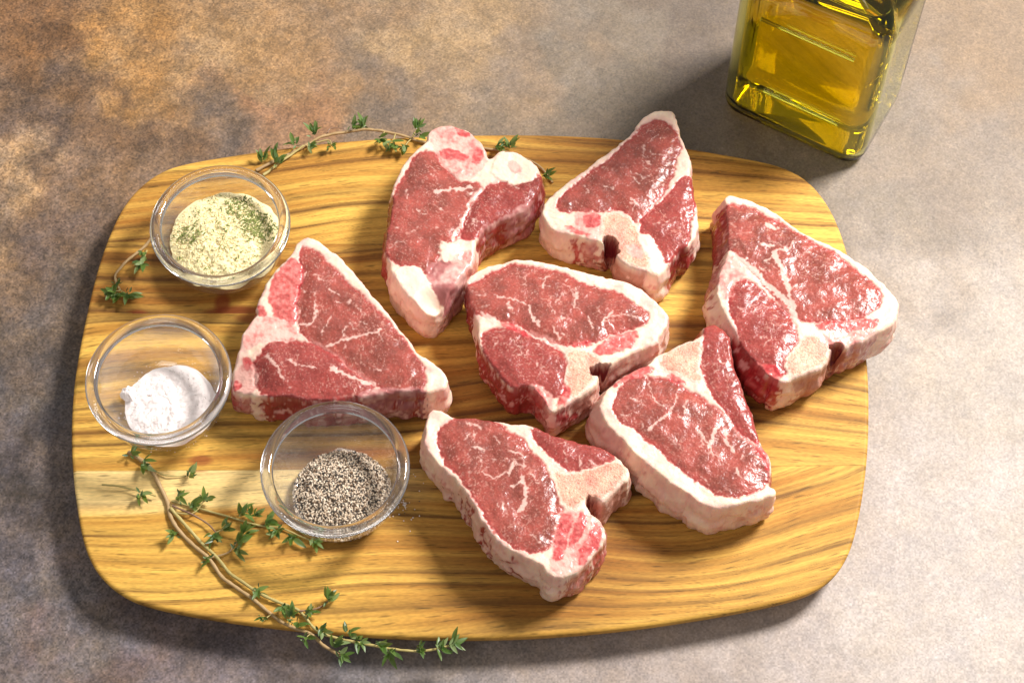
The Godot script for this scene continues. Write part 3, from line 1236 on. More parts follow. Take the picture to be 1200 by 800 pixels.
func build_sprigs() -> void:
	var greens := []
	for c in [lin(0.050, 0.105, 0.018), lin(0.085, 0.145, 0.03), lin(0.03, 0.07, 0.015), lin(0.16, 0.21, 0.08)]:
		var m := StandardMaterial3D.new()
		m.resource_name = "thyme_green"
		m.albedo_color = c
		m.roughness = 0.38
		m.cull_mode = BaseMaterial3D.CULL_DISABLED
		m.backlight_enabled = true
		m.backlight = lin(0.25, 0.35, 0.08)
		greens.append(m)
	var tiny_green := grain_material("tiny_thyme_green", 0.45)
	var leaves := [leaf_shape(4.8, 1.65, 0.4, -0.5), leaf_shape(4.0, 1.6, 0.5, 0.5), leaf_shape(5.6, 1.8, 0.35, -0.9), leaf_shape(3.2, 1.35, 0.5, 0.2)]
	var stems := [plain("woody_thyme_stem", lin(0.36, 0.23, 0.10), 0.6), plain("green_thyme_stem", lin(0.38, 0.30, 0.10), 0.55), plain("red_brown_thyme_stem", lin(0.22, 0.12, 0.07), 0.6)]
	var data := sprig_data()
	var labels := {
		"long": "long branching thyme sprig lying from the salt bowl over the front board edge",
		"top": "thyme sprig along the far board edge between the seasoning bowl and the chops",
		"small": "short thyme tip on the board at the left of the seasoning bowl"}
	for key in data:
		var d: Dictionary = data[key]
		var sprig := thing("thyme_sprig", labels[key], "thyme sprig", Vector3.ZERO, "sprigs of fresh thyme")
		var dense := PackedVector3Array()
		var heads := PackedVector3Array()
		for s in d.stems.size():
			var raw: Array = d.stems[s][1]
			var pts := []
			for k in range(0, raw.size(), 2):
				pts.append(Vector2(raw[k], raw[k + 1]) + Vector2(rng.randf_range(-0.25, 0.25), rng.randf_range(-0.25, 0.25)))
			var flat := curve(pts, 6)
			var line := PackedVector3Array()
			var radii := PackedFloat32Array()
			for i in flat.size():
				var f := float(i) / (flat.size() - 1)
				var y: float = BOARD_TOP * 1000.0 + 1.1 + 0.9 * soft.get_noise_2d(flat[i].x * 0.8, flat[i].y * 0.8 + 60.0 * s) + 0.6 * (s % 3)
				line.append(Vector3(flat[i].x, maxf(y, BOARD_TOP * 1000.0 + 0.6), flat[i].y) * 0.001)
				radii.append(d.stems[s][0] * lerpf(0.78, 0.5, f) * 0.001 * (1.0 + 0.12 * sin(i * 1.9)))
			for i in line.size():
				dense.append(line[i])
				heads.append((line[mini(i + 1, line.size() - 1)] - line[maxi(i - 1, 0)]).normalized())
			put("stem", tube(line, radii, 8), stems[[0, 1, 2, 1, 0, 1, 1, 2, 1][s]], sprig)
		var tiny := []
		var tints := []
		for k in range(0, d.clusters.size()):
			var c: Array = d.clusters[k]
			var at := Vector3(c[0], BOARD_TOP * 1000.0 + 2.4, c[1]) * 0.001
			var near := 0
			for i in dense.size():
				if dense[i].distance_squared_to(at) < dense[near].distance_squared_to(at):
					near = i
			var away := Vector3(at.x - dense[near].x, 0, at.z - dense[near].z)
			var dir := heads[near]
			if away.length() > 0.0015:
				dir = (away.normalized() * 1.2 + dir * 0.6).normalized()
				# the short stalk that carries leaves standing off the stem
				if away.length() > 0.003:
					var a := dense[near]
					var b := at
					put("stalk", tube(PackedVector3Array([a, a.lerp(b, 0.5) + Vector3(0, 0.0006, 0), b]), PackedFloat32Array([0.00035, 0.0003, 0.00025]), 5), stems[1], sprig)
			var heading := atan2(dir.x, dir.z)
			for n in 4:
				var b := Basis.from_euler(Vector3(-rng.randf_range(0.0, 1.1), heading + rng.randf_range(-2.6, 2.6), rng.randf_range(-0.8, 0.8)))
				tiny.append(Transform3D(b * Basis.from_scale(Vector3(0.9, 1, 1) * rng.randf_range(0.45, 0.8)), at + Vector3(rng.randf_range(-1.6, 1.6), rng.randf_range(-0.4, 1.4), rng.randf_range(-1.6, 1.6)) * 0.001))
				tints.append(Color(0.04, 0.085, 0.015).lerp(Color(0.15, 0.20, 0.07), rng.randf()))
			for n in int(c[2] * 1.42):
				var o := put("leaf", leaves[rng.randi() % 4], greens[[0, 0, 1, 2, 3, 1][rng.randi() % 6]], sprig)
				var spread := rng.randf_range(-1.35, 1.35)
				var b := Basis.from_euler(Vector3(-rng.randf_range(-0.05, 0.95), heading + spread, rng.randf_range(-0.7, 0.7)))
				o.transform = Transform3D(b * Basis.from_scale(Vector3.ONE * rng.randf_range(0.8, 1.3)), at + Vector3(rng.randf_range(-1, 1), rng.randf_range(-0.6, 1.6), rng.randf_range(-1, 1)) * 0.001)
		scatter("tiny_leaves", leaves[1], tiny_green, tiny, tints, sprig)


# ------------------------------------------------------------------ measured shapes, in millimetres on the table (x right, z towards the viewer)
func chop_data() -> Array:
	return [
		{at = Vector2(-20, -47), outline = [-16.9, -41.7, -14.2, -45.4, -7.9, -46.4, -0.9, -44.3, 4.7, -39.3, 8.6, -33.4, 9.5, -28.8, 11.4, -29.8, 15.1, -32.6, 21.4, -32.3, 28.3, -27.7, 32.7, -22.3, 33.7, -17.1, 30.9, -9, 25.4, -2.5, 17.3, 1.4, 9.1, 5.4, 5.4, 11, 4.6, 16.5, 4.9, 22.7, 0.1, 28.9, -3.4, 34.3, -7, 38.9, -9.5, 43.9, -14.3, 46.5, -19.2, 44.2, -24, 38.9, -28.2, 33.5, -31, 26.6, -34, 18, -33.7, 10.2, -31.8, -0.9, -31.4, -10.6, -30.2, -18.7, -25.7, -28.5, -20.3, -35.1, -17.5, -35.9],
		regions = [
			["E", [-20.2, -31, -14.6, -31, -10.1, -23.6, -4.7, -16.2, 6.9, -15.1, 3.6, -5.8, -1.8, 3.8, -5.4, 13.3, -11.1, 12.5, -11.5, 21.1, -16.2, 28.9, -20.4, 23, -28.4, 23.6, -32.6, 18, -32.6, 10.2, -30.7, 0.6, -30.1, -9, -25.5, -20.3]],
			["T", [11.5, -15.1, 20, -14.8, 28.2, -18.4, 32.9, -19.7, 32.9, -13.8, 30.3, -8.6, 24.1, -2.9, 16.6, 1, 9.1, 4.8, 5.3, 8.9, 1, 11.4, -1, 10.2, 2.3, -0.9, 7.9, -11.4]],
			["P", [-15.9, -40.9, -13.5, -44.8, -7.6, -45.4, -0.9, -43.4, 4.7, -38.4, 8.6, -32.6, 8.9, -26.9, 3.5, -18.7, -3.4, -18.4, -9, -25.2, -13.3, -31.8]],
			["R", [-6.5, -45.4, -0.2, -43.4, 2.2, -40.1, -2.6, -40.4]],
			["R", [-11.9, -32.6, -6.4, -33.8, 1.3, -29.3, -0.7, -26.9, -6.3, -28.8, -10.2, -29.2]],
			["R", [4, -35.1, 7.5, -31, 5.5, -25.2, 2.7, -26]],
			["F", [14.5, -31, 21.4, -31.8, 28.3, -27.2, 31.9, -22.6, 28.9, -17.1, 20, -15.8, 13.1, -17.9, 11.4, -24.4]],
			["P", [17.9, -26.9, 23.4, -27.2, 24.8, -21.9, 18.6, -21.1]],
			["M", [7.1, 6.2, 17.3, 0.3, 26.8, -5.4, 30.9, -8.6, 28.9, -1.7, 18.6, 4.1, 9.1, 8.6, 5.8, 11.7]],
			["F", [-11.1, 13, -4.3, 14.9, -0.2, 18, -4.2, 24.3, -9.3, 22.7]],
			["P", [-1.6, 18, 3.8, 18, 4.7, 23, -1.5, 29.7, -8.2, 28.9]],
			["M", [-16.9, 29.2, -11, 21.9, -4.2, 24.3, 1.2, 28.1, -2.7, 35.4, -9, 42.7, -12.8, 34.3]],
			["F", [-28.9, 25, -19.5, 25, -15.5, 32, -11.5, 39.7, -10.9, 45, -14.3, 46.4, -19.9, 44.2, -28.5, 32.8]],
		], veins = [
			[1.1, [-12.9, -11.4, -4.7, -13, 2.4, -14.1]],
			[1.2, [10.4, -18.4, 4.9, -10.6, 0.2, -0.9, -3.1, 7, -5, 14.1]],
			[0.5, [7.4, -13.5, 3.3, -4.1, -0.1, 5.4]],
			[0.5, [-20.9, -2.5, -16.1, -0.1]],
			[0.5, [-25.3, -12.2, -23.1, -5.8]],
		], low = [-12, 42.7, 9.5, 8.0], flare = 1.0},
		{at = Vector2(46, -59), outline = [-33.5, 10.3, -31.7, 4.7, -24.5, -3, -13.6, -12.1, -3.8, -20.7, 4.8, -28.6, 9.9, -36.6, 14.9, -41, 21, -42, 25.6, -41.4, 26.6, -35.9, 26.9, -30.8, 28.8, -24.3, 31.1, -17.1, 31.6, -11.4, 31.1, -7.2, 32.5, 2.6, 33.2, 12.4, 33.5, 17.9, 31.3, 24.1, 28.3, 28.8, 25.8, 27.7, 23.1, 31.8, 19.4, 37.6, 16.6, 41.6, 14, 42.3, 6.5, 38.6, 1, 36.3, -1.5, 32.9, -1.9, 26.1, -4.2, 23.4, -7.2, 26.1, -11.6, 24.5, -18.9, 22.3, -25.9, 20.6, -30.6, 17.2, -32.9, 13.8],
		regions = [
			["F", [29.9, 12.4, 33.7, 13.8, 33, 23.4, 30.6, 26.1, 28.9, 20.6]],
			["E", [-26.4, 6.8, -20.9, -0.2, -11.3, -8.6, -2.7, -16.4, 5.9, -25.7, 10.9, -31.5, 15.9, -35.9, 20.8, -35.9, 24.7, -28.6, 26.9, -22.9, 24.4, -18.6, 22.8, -8.6, 18.3, -0.2, 10.9, 9.6, 7.2, 15.8, 3.8, 9.6, -2.1, 7.9, -8, 9.6, -16.3, 8.5, -23.4, 9.6]],
			["T", [8.3, 17.9, 14.4, 9.6, 21.8, 2.6, 28.1, -5.8, 30.5, -7.2, 31.5, 2.6, 29.7, 12.4, 28, 20.6, 26.5, 27.2, 23.2, 29.5, 20, 34.9, 17.8, 32.9, 13.9, 24.7]],
			["P", [-19.9, 11, -8.1, 10.3, -8.4, 24.7, -14.2, 23.4, -18.8, 16.5]],
			["R", [-17, 12.4, -8.7, 11.3, -8.9, 17.9, -14.1, 17.2]],
			["R", [-24.7, 16.5, -18.8, 18.6, -11.8, 22.7, -18.9, 21.3]],
			["B", [-8.1, 10.7, 1.4, 11, 7.1, 17.6, 8.4, 22.7, 10.3, 28.8, 11.7, 39.6, 6.5, 38, 0.8, 35.3, -1.5, 31.5, -2, 25.4, -4.6, 22.7, -7.2, 25.4]],
			["F", [7.6, 22.3, 10.7, 22, 14.5, 26.1, 17.4, 32.9, 16.7, 41, 13.6, 41.6, 11.5, 34.2]],
			["P", [2.2, 26.1, 8, 26.8, 9.5, 34.2, 4.3, 32.9]],
			["D", [-7.1, 22.3, -1.9, 22.7, -1.2, 30.9, -6.1, 28.8]],
		], veins = [
			[0.5, [4.4, 10.3, 7.4, 6.8, 5.1, 4]],
			[0.8, [25.6, -34.4, 23.2, -36.6]],
			[0.5, [4.2, -7.2, 8.9, -4.4]],
			[0.5, [-6.6, -3, -1.9, -0.9]],
		], low = [], flare = 0.0},
		{at = Vector2(123, -12), outline = [-32, -44.7, -27.7, -45.3, -17.4, -40.6, -7.2, -33.7, 2.7, -24.5, 12.8, -19.9, 22.7, -12.3, 31.1, -4.1, 37.1, 4.5, 38.7, 9.5, 37.5, 14.4, 33, 19.2, 22.3, 25, 13.7, 28.9, 10.5, 28.9, 9.3, 31.3, 7.6, 30.3, 6.9, 35.3, 4.2, 37.5, -1.8, 40.7, -8.2, 43.2, -12.1, 44.6, -16.1, 43.6, -25.4, 33.2, -28.3, 28.2, -32.3, 19.5, -34.8, 13.6, -37.1, 7.8, -37.9, 3.3, -35.5, -7.1, -32.1, -16.1, -31.6, -25.2, -32.1, -37.5],
		regions = [
			["E", [-31.4, -39.9, -22.8, -38.3, -11.3, -31.4, 1.2, -22.2, 11.2, -16.1, 21, -7.1, 29.3, 1.9, 30.2, 6.3, 25.9, 12.2, 12.8, 15.1, -1.3, 15.8, -5, 13.6, -8.7, 10.7, -15.2, 0.4, -21.8, -8.6, -27.9, -16.1, -31.4, -19.9]],
			["T", [-30, -1.1, -23.4, -2.6, -16.2, 6.3, -8.9, 13.6, -5.8, 20.9, -7.2, 26.7, -10.7, 32.5, -13.5, 43.2, -20.5, 36, -26.5, 30.7, -30.2, 16.6, -31.9, 5.6]],
			["R", [0.4, 18.3, 15.3, 16.3, 28.2, 15.1, 28.9, 18.7, 18.7, 21.2, 6, 20.9]],
			["R", [-26.7, 33.9, -19.2, 36.8, -12.9, 37.5, -14, 44.6, -17.1, 43.2]],
			["B", [-6.6, 28.2, 2.1, 21.2, 7.8, 28.2, 6.5, 35.3, -2, 39.9, -9.7, 42.4, -11.4, 36.8]],
			["P", [2, 22.4, 20, 21.7, 29.1, 19.5, 22.3, 24.5, 13.7, 28.2, 8.6, 28.9]],
			["D", [7.5, 28.2, 11.9, 26.7, 13.3, 29.3, 9.3, 31.9]],
			["P", [-35.5, -7.1, -31.9, -14.6, -28, -14.6, -23.8, -7.1, -29.9, -1.9, -33.1, 5.6, -36.7, 4.8]],
		], veins = [
			[2.0, [-12.5, -16.1, -10.1, -8.6, -8.1, 0.4, -6.7, 9.2, -4.6, 15.8]],
			[0.7, [-12.2, -16.1, -5.8, -18.4, -4, -22.2]],
			[0.7, [-12.2, -16.1, -16.4, -11.6]],
			[2.2, [-14.9, -30.6, -10.9, -28.3]],
			[1.5, [-17.4, -21, -13.1, -19.7]],
			[2.2, [-30.5, -16.1, -25.5, -12.8, -14.5, 0.7, -6.2, 11.4, -4.2, 19.5]],
		], low = [], flare = 3.5},
		{at = Vector2(-71, 2), outline = [-21.3, -32.5, -18.2, -37.8, -14.8, -38.8, -9.1, -35.8, -2, -29.3, 5, -20.9, 13.2, -9.3, 21.3, 0.8, 29.3, 12.1, 32.7, 18.3, 40.4, 22, 44.9, 26.9, 45.1, 31.8, 42.8, 34.4, 36.3, 35.4, 27.6, 34.8, 20.1, 35.4, 12.5, 37.2, 3.9, 38.4, -4.7, 39, -13.4, 38.8, -21, 37.2, -28.7, 36.6, -37.5, 34.2, -44, 31.1, -44.7, 26.9, -43.3, 19.5, -41.9, 15.8, -40.2, 8.3, -37.2, 2.1, -35.2, -1.1, -36.3, -4.5, -33.1, -11.9, -31.7, -17, -26.5, -24.7, -22.7, -28],
		regions = [
			["E", [-16.3, -33.2, -9.9, -28.6, -5.1, -22.1, 1.9, -14.4, 11.1, -5.5, 20.3, 4.6, 27.1, 13.3, 32.8, 23.2, 35.7, 33, 25.4, 34.2, 17.8, 33, 10, 26.9, 1, 18.3, -8, 13.3, -14.3, 9, -16.8, 2.1, -17.9, -9.3, -15.1, -20.9, -17.2, -29.9]],
			["R", [-25.9, -23.4, -19.9, -28, -16, -20.2, -18.8, -9.3, -17.6, 1.4, -20.5, 4.6, -26.2, 2.1, -29.6, -4.2, -30.9, -12.5]],
			["T", [-34.4, 22, -30.9, 17, -26.7, 12.1, -16.8, 12.7, -7.9, 15.8, 0, 22, 7.9, 29.3, 14.6, 33.2, 6, 37.6, -6.9, 38.1, -21.1, 36.8, -33.2, 33]],
			["P", [-40.1, 9, -35.1, 0.8, -28.5, 0.8, -17.2, 5.8, -15.8, 10.8, -30.1, 11.5, -38.6, 15.8]],
			["P", [-44.2, 30.5, -42.6, 22, -37.3, 19.5, -33.7, 24.4, -34.3, 33.6, -38.6, 33.6]],
			["R", [-40.1, 18.3, -36.2, 18.9, -35.5, 22.6, -39.3, 22]],
			["R", [-44.2, 26.9, -40.7, 26.3, -40.4, 30.5, -43.7, 30.5]],
			["R", [-35.7, -5.3, -33.3, -5.8, -30.7, -0.4, -32.9, -0.2]],
			["M", [7.1, 37.2, 14.6, 33.9, 28.7, 33.7, 36.3, 34.4, 36.3, 36.4, 27.7, 36, 14.7, 38.8]],
		], veins = [
			[0.8, [-16.7, 4, -12.9, 3.3, -10.3, -1.7, -10.6, -6.8]],
			[1.5, [-20.4, -14.4, -18.1, -3, -17.2, 5.8]],
			[1, [-15.7, -20.9, -17.2, -17.6]],
			[0.9, [-4.7, 13.3, 2.9, 11.5, 10.5, 9.6, 17, 6.5]],
			[0.5, [-8.2, 9.6, -5.2, 2.1, -4, -1.1]],
			[0.9, [-30.8, 17.7, -26.1, 23.2, -21.9, 30.5]],
			[0.6, [-20.8, 20.7, -14.1, 23.2, -8.6, 25]],
			[1.8, [-2.1, 23.8, 3.5, 28.1, 10.1, 30.5, 15, 31.1]],
			[0.5, [0.7, 10.8, 2.7, 5.8]],
			[0.8, [-28.2, -14.4, -21.4, -13.1]],
			[0.8, [-28.3, -6.8, -19.9, -5.5]],
			[0.8, [-26.3, -20.9, -24.3, -9.3, -22.9, 2.1]],
			[0.5, [-4.7, -13.1, -1.2, -8.7]],
			[0.4, [13.7, 5.8, 18.3, 12.1]],
			[0.4, [6.7, -4.2, 10.2, -0.4]],
		], low = [-44.2, 30.5, 22.7, 7.0], flare = 1.0},
		{at = Vector2(23, 11), outline = [-42.5, -27.5, -35.5, -31.9, -26.9, -35, -22.6, -36.5, -14, -36.2, -4.3, -34.4, 5.3, -31.2, 14.9, -28.2, 23.4, -26.3, 30.8, -22.6, 37, -16.5, 41.6, -11, 42.2, -6.8, 38.6, -0.8, 37.2, 4, 30, 6.6, 23, 10.6, 17.2, 14.5, 14, 13.8, 10.9, 14.7, 9, 16.5, 12.7, 18.8, 11.5, 23.1, 5.4, 27.8, 0.4, 31.3, -4, 34.3, -7.3, 35.9, -9.7, 31, -13.1, 25.5, -16.4, 23.1, -22.1, 24.3, -25.3, 23.1, -31, 14.7, -36.1, 5.8, -37.2, 0.4, -36.6, -5, -38.3, -8.2, -41.3, -15.3, -42.1, -22.6],
		regions = [
			["E", [-41.4, -22.6, -34.4, -26.3, -25.9, -31.2, -20.5, -33.1, -10.8, -30, -1.2, -28.8, 5.2, -23.8, 14.8, -20.8, 22.2, -18.3, 28.4, -13.4, 34.1, -7.4, 25, -3.8, 14.3, -0.2, 7.9, 2.8, 0.5, 3.4, -4.7, 2.8, -12.1, -0.8, -19.5, -5.6, -30.1, -9.2, -38.6, -11.6, -41, -17.7]],
			["T", [-34.8, 1, -30, -2.6, -20.5, -0.8, -11, 2.2, -4.8, 6.4, -1.2, 13.5, -1.8, 22.9, -5, 27.6, -9.1, 26.4, -14.3, 22.7, -20.6, 23.1, -26.8, 18.8, -32.1, 10, -34.8, 5.2]],
			["R", [10.5, 6.4, 16.4, 1.9, 28.1, -2.6, 29.6, -0.2, 24.7, 6.4, 17.3, 9.4, 12, 8.8]],
			["R", [1.6, 3.4, 9, 3.1, 10, 5.2, 3.7, 5.5]],
			["R", [-26.9, -6.5, -17.4, -1.7, -13.7, 1.4, -19.5, -0.5, -26.3, -3.8]],
			["B", [-1.1, 7.6, 3.7, 6.4, 11, 9, 14.3, 12.3, 8.2, 15.6, 11.8, 20, 5.4, 26.6, 0.2, 30.5, -0.9, 21.7, -0.1, 13.5]],
			["D", [9, 14.7, 15.1, 13.3, 17.7, 14.5, 13.1, 18.2, 9.8, 18]],
			["P", [-16.4, 23.5, -12.2, 22.9, -6.5, 28.7, -6.9, 35.7, -12.3, 29.3]],
			["R", [-14.3, 25.5, -11.2, 26.4, -8.6, 31, -9.7, 32.2]],
			["R", [-1.8, 22.9, 0.3, 21.7, -0.3, 29.9, -5, 33.9]],
		], veins = [
			[1.0, [-16.3, -14, -14.2, -8, -11.5, -3.8]],
			[0.6, [-30.1, -18.9, -23.7, -17.1, -17.3, -14]],
			[0.5, [-9.8, -21.4, -8.7, -27.5]],
			[0.5, [4.1, -22.6, 3.4, -14]],
			[0.7, [-4.7, -3.2, -3.7, 2.2]],
			[0.7, [9.2, -8, 10.2, -3.2]],
			[0.7, [14.4, -4.4, 16.6, -8, 18.8, -10.4]],
			[0.5, [16.6, -8, 23, -8.6]],
			[1.3, [-35.4, -10.4, -25.8, -5, -16.3, -1.4, -4.7, 4.6, 0.5, 8.8]],
			[0.5, [-24.8, -15.3, -22.6, -10.4]],
			[0.5, [23, -9.2, 29.3, -8]],
		], low = [], flare = 0.0},
		{at = Vector2(70, 47), outline = [10, -40.8, 14.6, -41.9, 20.1, -36.8, 20.1, -24.6, 23.3, -13.3, 26, -4.8, 28.6, 4.9, 29.4, 11.8, 33.3, 20, 33.4, 28.1, 32.2, 31.4, 35.1, 32.4, 34.9, 36.1, 29.2, 37.7, 23, 39, 11.9, 41.7, 5.8, 40.1, -3.7, 33.4, -15.6, 23.3, -26.4, 11.8, -33.1, 3.5, -35.1, -2.1, -34.5, -6.2, -30.9, -11.9, -23.2, -18.9, -12.3, -23.2, -11.6, -26.1, -7.7, -27.8, 0.1, -32.5, 7.2, -35.4, 9.2, -36.4],
		regions = [
			["E", [-28.6, -3.4, -25.9, -10.4, -19.5, -15.4, -11.9, -16.1, -3.2, -13.3, 4.2, -7.6, 11.4, -2.1, 18.6, 4.9, 24.4, 13.1, 30.1, 21.3, 31.6, 27.4, 28.3, 32.1, 20.7, 35.4, 13.4, 35.4, 6.2, 30.8, -2.1, 24, -10.4, 14.5, -20.1, 6.3, -27.4, 0.7]],
			["T", [10.9, -40.2, 14.5, -41.2, 19.4, -36.1, 19.5, -24.6, 22.7, -13.3, 25.4, -4.8, 28.2, 6.3, 29.2, 12, 24.6, 10.1, 17.6, -0.7, 11.2, -11.2, 7.5, -21.8, 9.2, -30.4]],
			["R", [-30.3, -11.6, -23.2, -18.2, -12.7, -22.1, -11.8, -19.2, -19.4, -16.8, -26.5, -13.3]],
			["R", [27, 11.1, 30, 13.1, 32.9, 20.6, 32.5, 26.7, 30.2, 20]],
			["B", [-10.3, -25.3, 0.1, -32.1, 8.1, -34.7, 7.8, -27.5, 6.2, -20.3, 8.4, -13.3, 1.4, -15.8, -7.7, -20.3]],
			["R", [-7.4, -18.2, 0.1, -15.4, 1.3, -13.3, -4.4, -14]],
		], veins = [
			[0.5, [-15, -17.5, -13.3, -11.9, -12.2, -4.8]],
			[0.9, [-14.5, 7, -8.7, 2.1, -4.3, 0]],
			[0.5, [0.3, -6.2, 0.7, 0.7]],
			[1.4, [8.8, 14.5, 10.9, 9, 14.2, 4.9]],
			[1.3, [16, 7.6, 16.9, 13.1, 18, 17.2]],
			[0.7, [4.8, 7.6, 9.4, 14.5, 10.4, 20]],
			[0.7, [26.6, 18.6, 31.4, 21.3]],
			[0.5, [-3.3, -9, -4.9, -0.7]],
			[0.4, [-19.7, -6.2, -15.5, -2.1]],
			[0.5, [18.9, 24, 22.3, 29.4]],
		], low = [], flare = 3.5},
		{at = Vector2(6, 81), outline = [-40.7, -33.6, -37.3, -36.3, -32.8, -34.8, -30.5, -31.7, -23.8, -33, -14.9, -31.1, -9.3, -30.5, -2.6, -29.2, 3, -28.9, 8.6, -26.1, 15.3, -23.1, 21.9, -21.2, 28.6, -20, 34.1, -16.9, 39.5, -11.4, 41.3, -6, 37, -2.4, 32.7, 2.4, 30.3, 5.2, 26.5, 2.8, 23.7, 4.2, 24.5, 8.4, 29, 11.9, 30.9, 17.2, 30.5, 21.9, 25.4, 28.3, 20, 33.8, 14.5, 36.7, 9.7, 37.2, 3.8, 30.3, -2.7, 27.7, -10.3, 22.9, -16.3, 16.1, -21.5, 6, -27.1, -3.6, -34.9, -10.8, -40.3, -16.9, -41.6, -22.4],
		regions = [
			["E", [-35.5, -23.7, -32.7, -28.6, -26.1, -32.3, -18.2, -31.7, -11.5, -28, -4.8, -23.7, 0.7, -16.9, 7.3, -9, 10.6, -1.8, 13.3, 5.4, 11.5, 13.7, 8.2, 24.3, 0.6, 25.4, -5.9, 22.5, -11.4, 18.4, -15.8, 10.2, -20.2, 1.8, -25.8, -6.6, -32.5, -13.9]],
			["T", [1.9, -28, 8.6, -25.5, 17.5, -21.8, 28.6, -20, 34.6, -15.7, 30.6, -12.7, 23.9, -9, 18.4, -8.4, 11.8, -13.9, 6.3, -20]],
			["B", [8.5, -10.2, 18.4, -6.6, 29.5, -11.4, 37.3, -13.3, 40.5, -8.4, 37, -3, 30.8, 4, 24.8, 3, 19.3, 7.2, 14.9, 7.8, 12.8, 1.8]],
			["P", [12.1, 9, 23.6, 8.7, 29, 13.1, 30.4, 20.8, 23.3, 30.1, 14.5, 35.8, 9.7, 33.5, 8.7, 28.9, 11.5, 17.2]],
			["R", [13.2, 10.2, 18.1, 9.6, 15.8, 19.6, 13.5, 28.9, 9.2, 29.5, 11.5, 18.4]],
			["R", [20.3, 9.6, 23.6, 9.6, 21.8, 17.2, 17.4, 25.4, 16.3, 23.1]],
			["R", [27, 13.7, 30, 18.4, 25.5, 26.6, 20, 32.4, 21.2, 24.3]],
			["D", [23.7, 4, 26.1, 2.8, 29.7, 5.2, 27.1, 8.4, 24.7, 8]],
		], veins = [
			[0.9, [-21.5, -18.8, -16.8, -18.1]],
			[0.8, [-18.1, -7.8, -12.5, -5.4, -7, -7.8, -4.8, -12.7]],
			[0.9, [-7, -16.9, -2.6, -16.3]],
			[1.3, [-1.5, -5.4, -0.4, -0.6, -1.5, 4.2, -3.2, 9]],
			[0.7, [-5.9, -1.2, -1.5, -3.6]],
			[0.5, [-9.2, 5.4, -8.6, 11.3]],
			[0.7, [-24.4, -29.9, -20.4, -28.6]],
			[0.8, [19.2, 10.2, 16.4, 19.6, 13.8, 27.7]],
			[1.2, [25.7, 13.7, 20.7, 23.1, 15.6, 33.5]],
			[0.5, [-13.7, -23.7, -10.4, -20]],
			[0.5, [1.8, -6.6, 5.1, -3]],
		], low = [], flare = 1.0},
	]

func board_outline() -> Array:
	return [-182.8, -17.2, -180.2, -38.4, -176.3, -55.7, -171.8, -69, -165.1, -79, -156.3, -86.9, -145.1, -90.9, -126.3, -94.6, -114.9, -96.6, -88.3, -101, -62.7, -103.7, -34.6, -105.3, -7.7, -106, 19.2, -105.8, 46.1, -104.2, 72.9, -100, 99.5, -94.3, 116.5, -90.7, 127.2, -85.5, 134.5, -78.5, 140.6, -67.6, 144.7, -54.7, 147.5, -38.4, 149.7, -19.3, 150.8, -0.5, 150.9, 15.8, 149.8, 31.9, 148.5, 45.7, 146.8, 57.4, 144.4, 69.7, 141.7, 81.1, 138.4, 92.4, 134.3, 100.9, 128.6, 108.2, 120.3, 113.7, 107.4, 118, 81.6, 123.3, 47.4, 128.8, 13.5, 132, -20.3, 133.1, -54.1, 131.9, -84.7, 129.2, -112.1, 125.6, -129.2, 122.7, -146.6, 118.8, -155.4, 115.1, -163.9, 109, -170.1, 100.9, -174.6, 90.5, -178, 77.3, -180.5, 65.9, -182.7, 53.5, -184.2, 39.8, -185.1, 23.9, -184.7, 6.9]

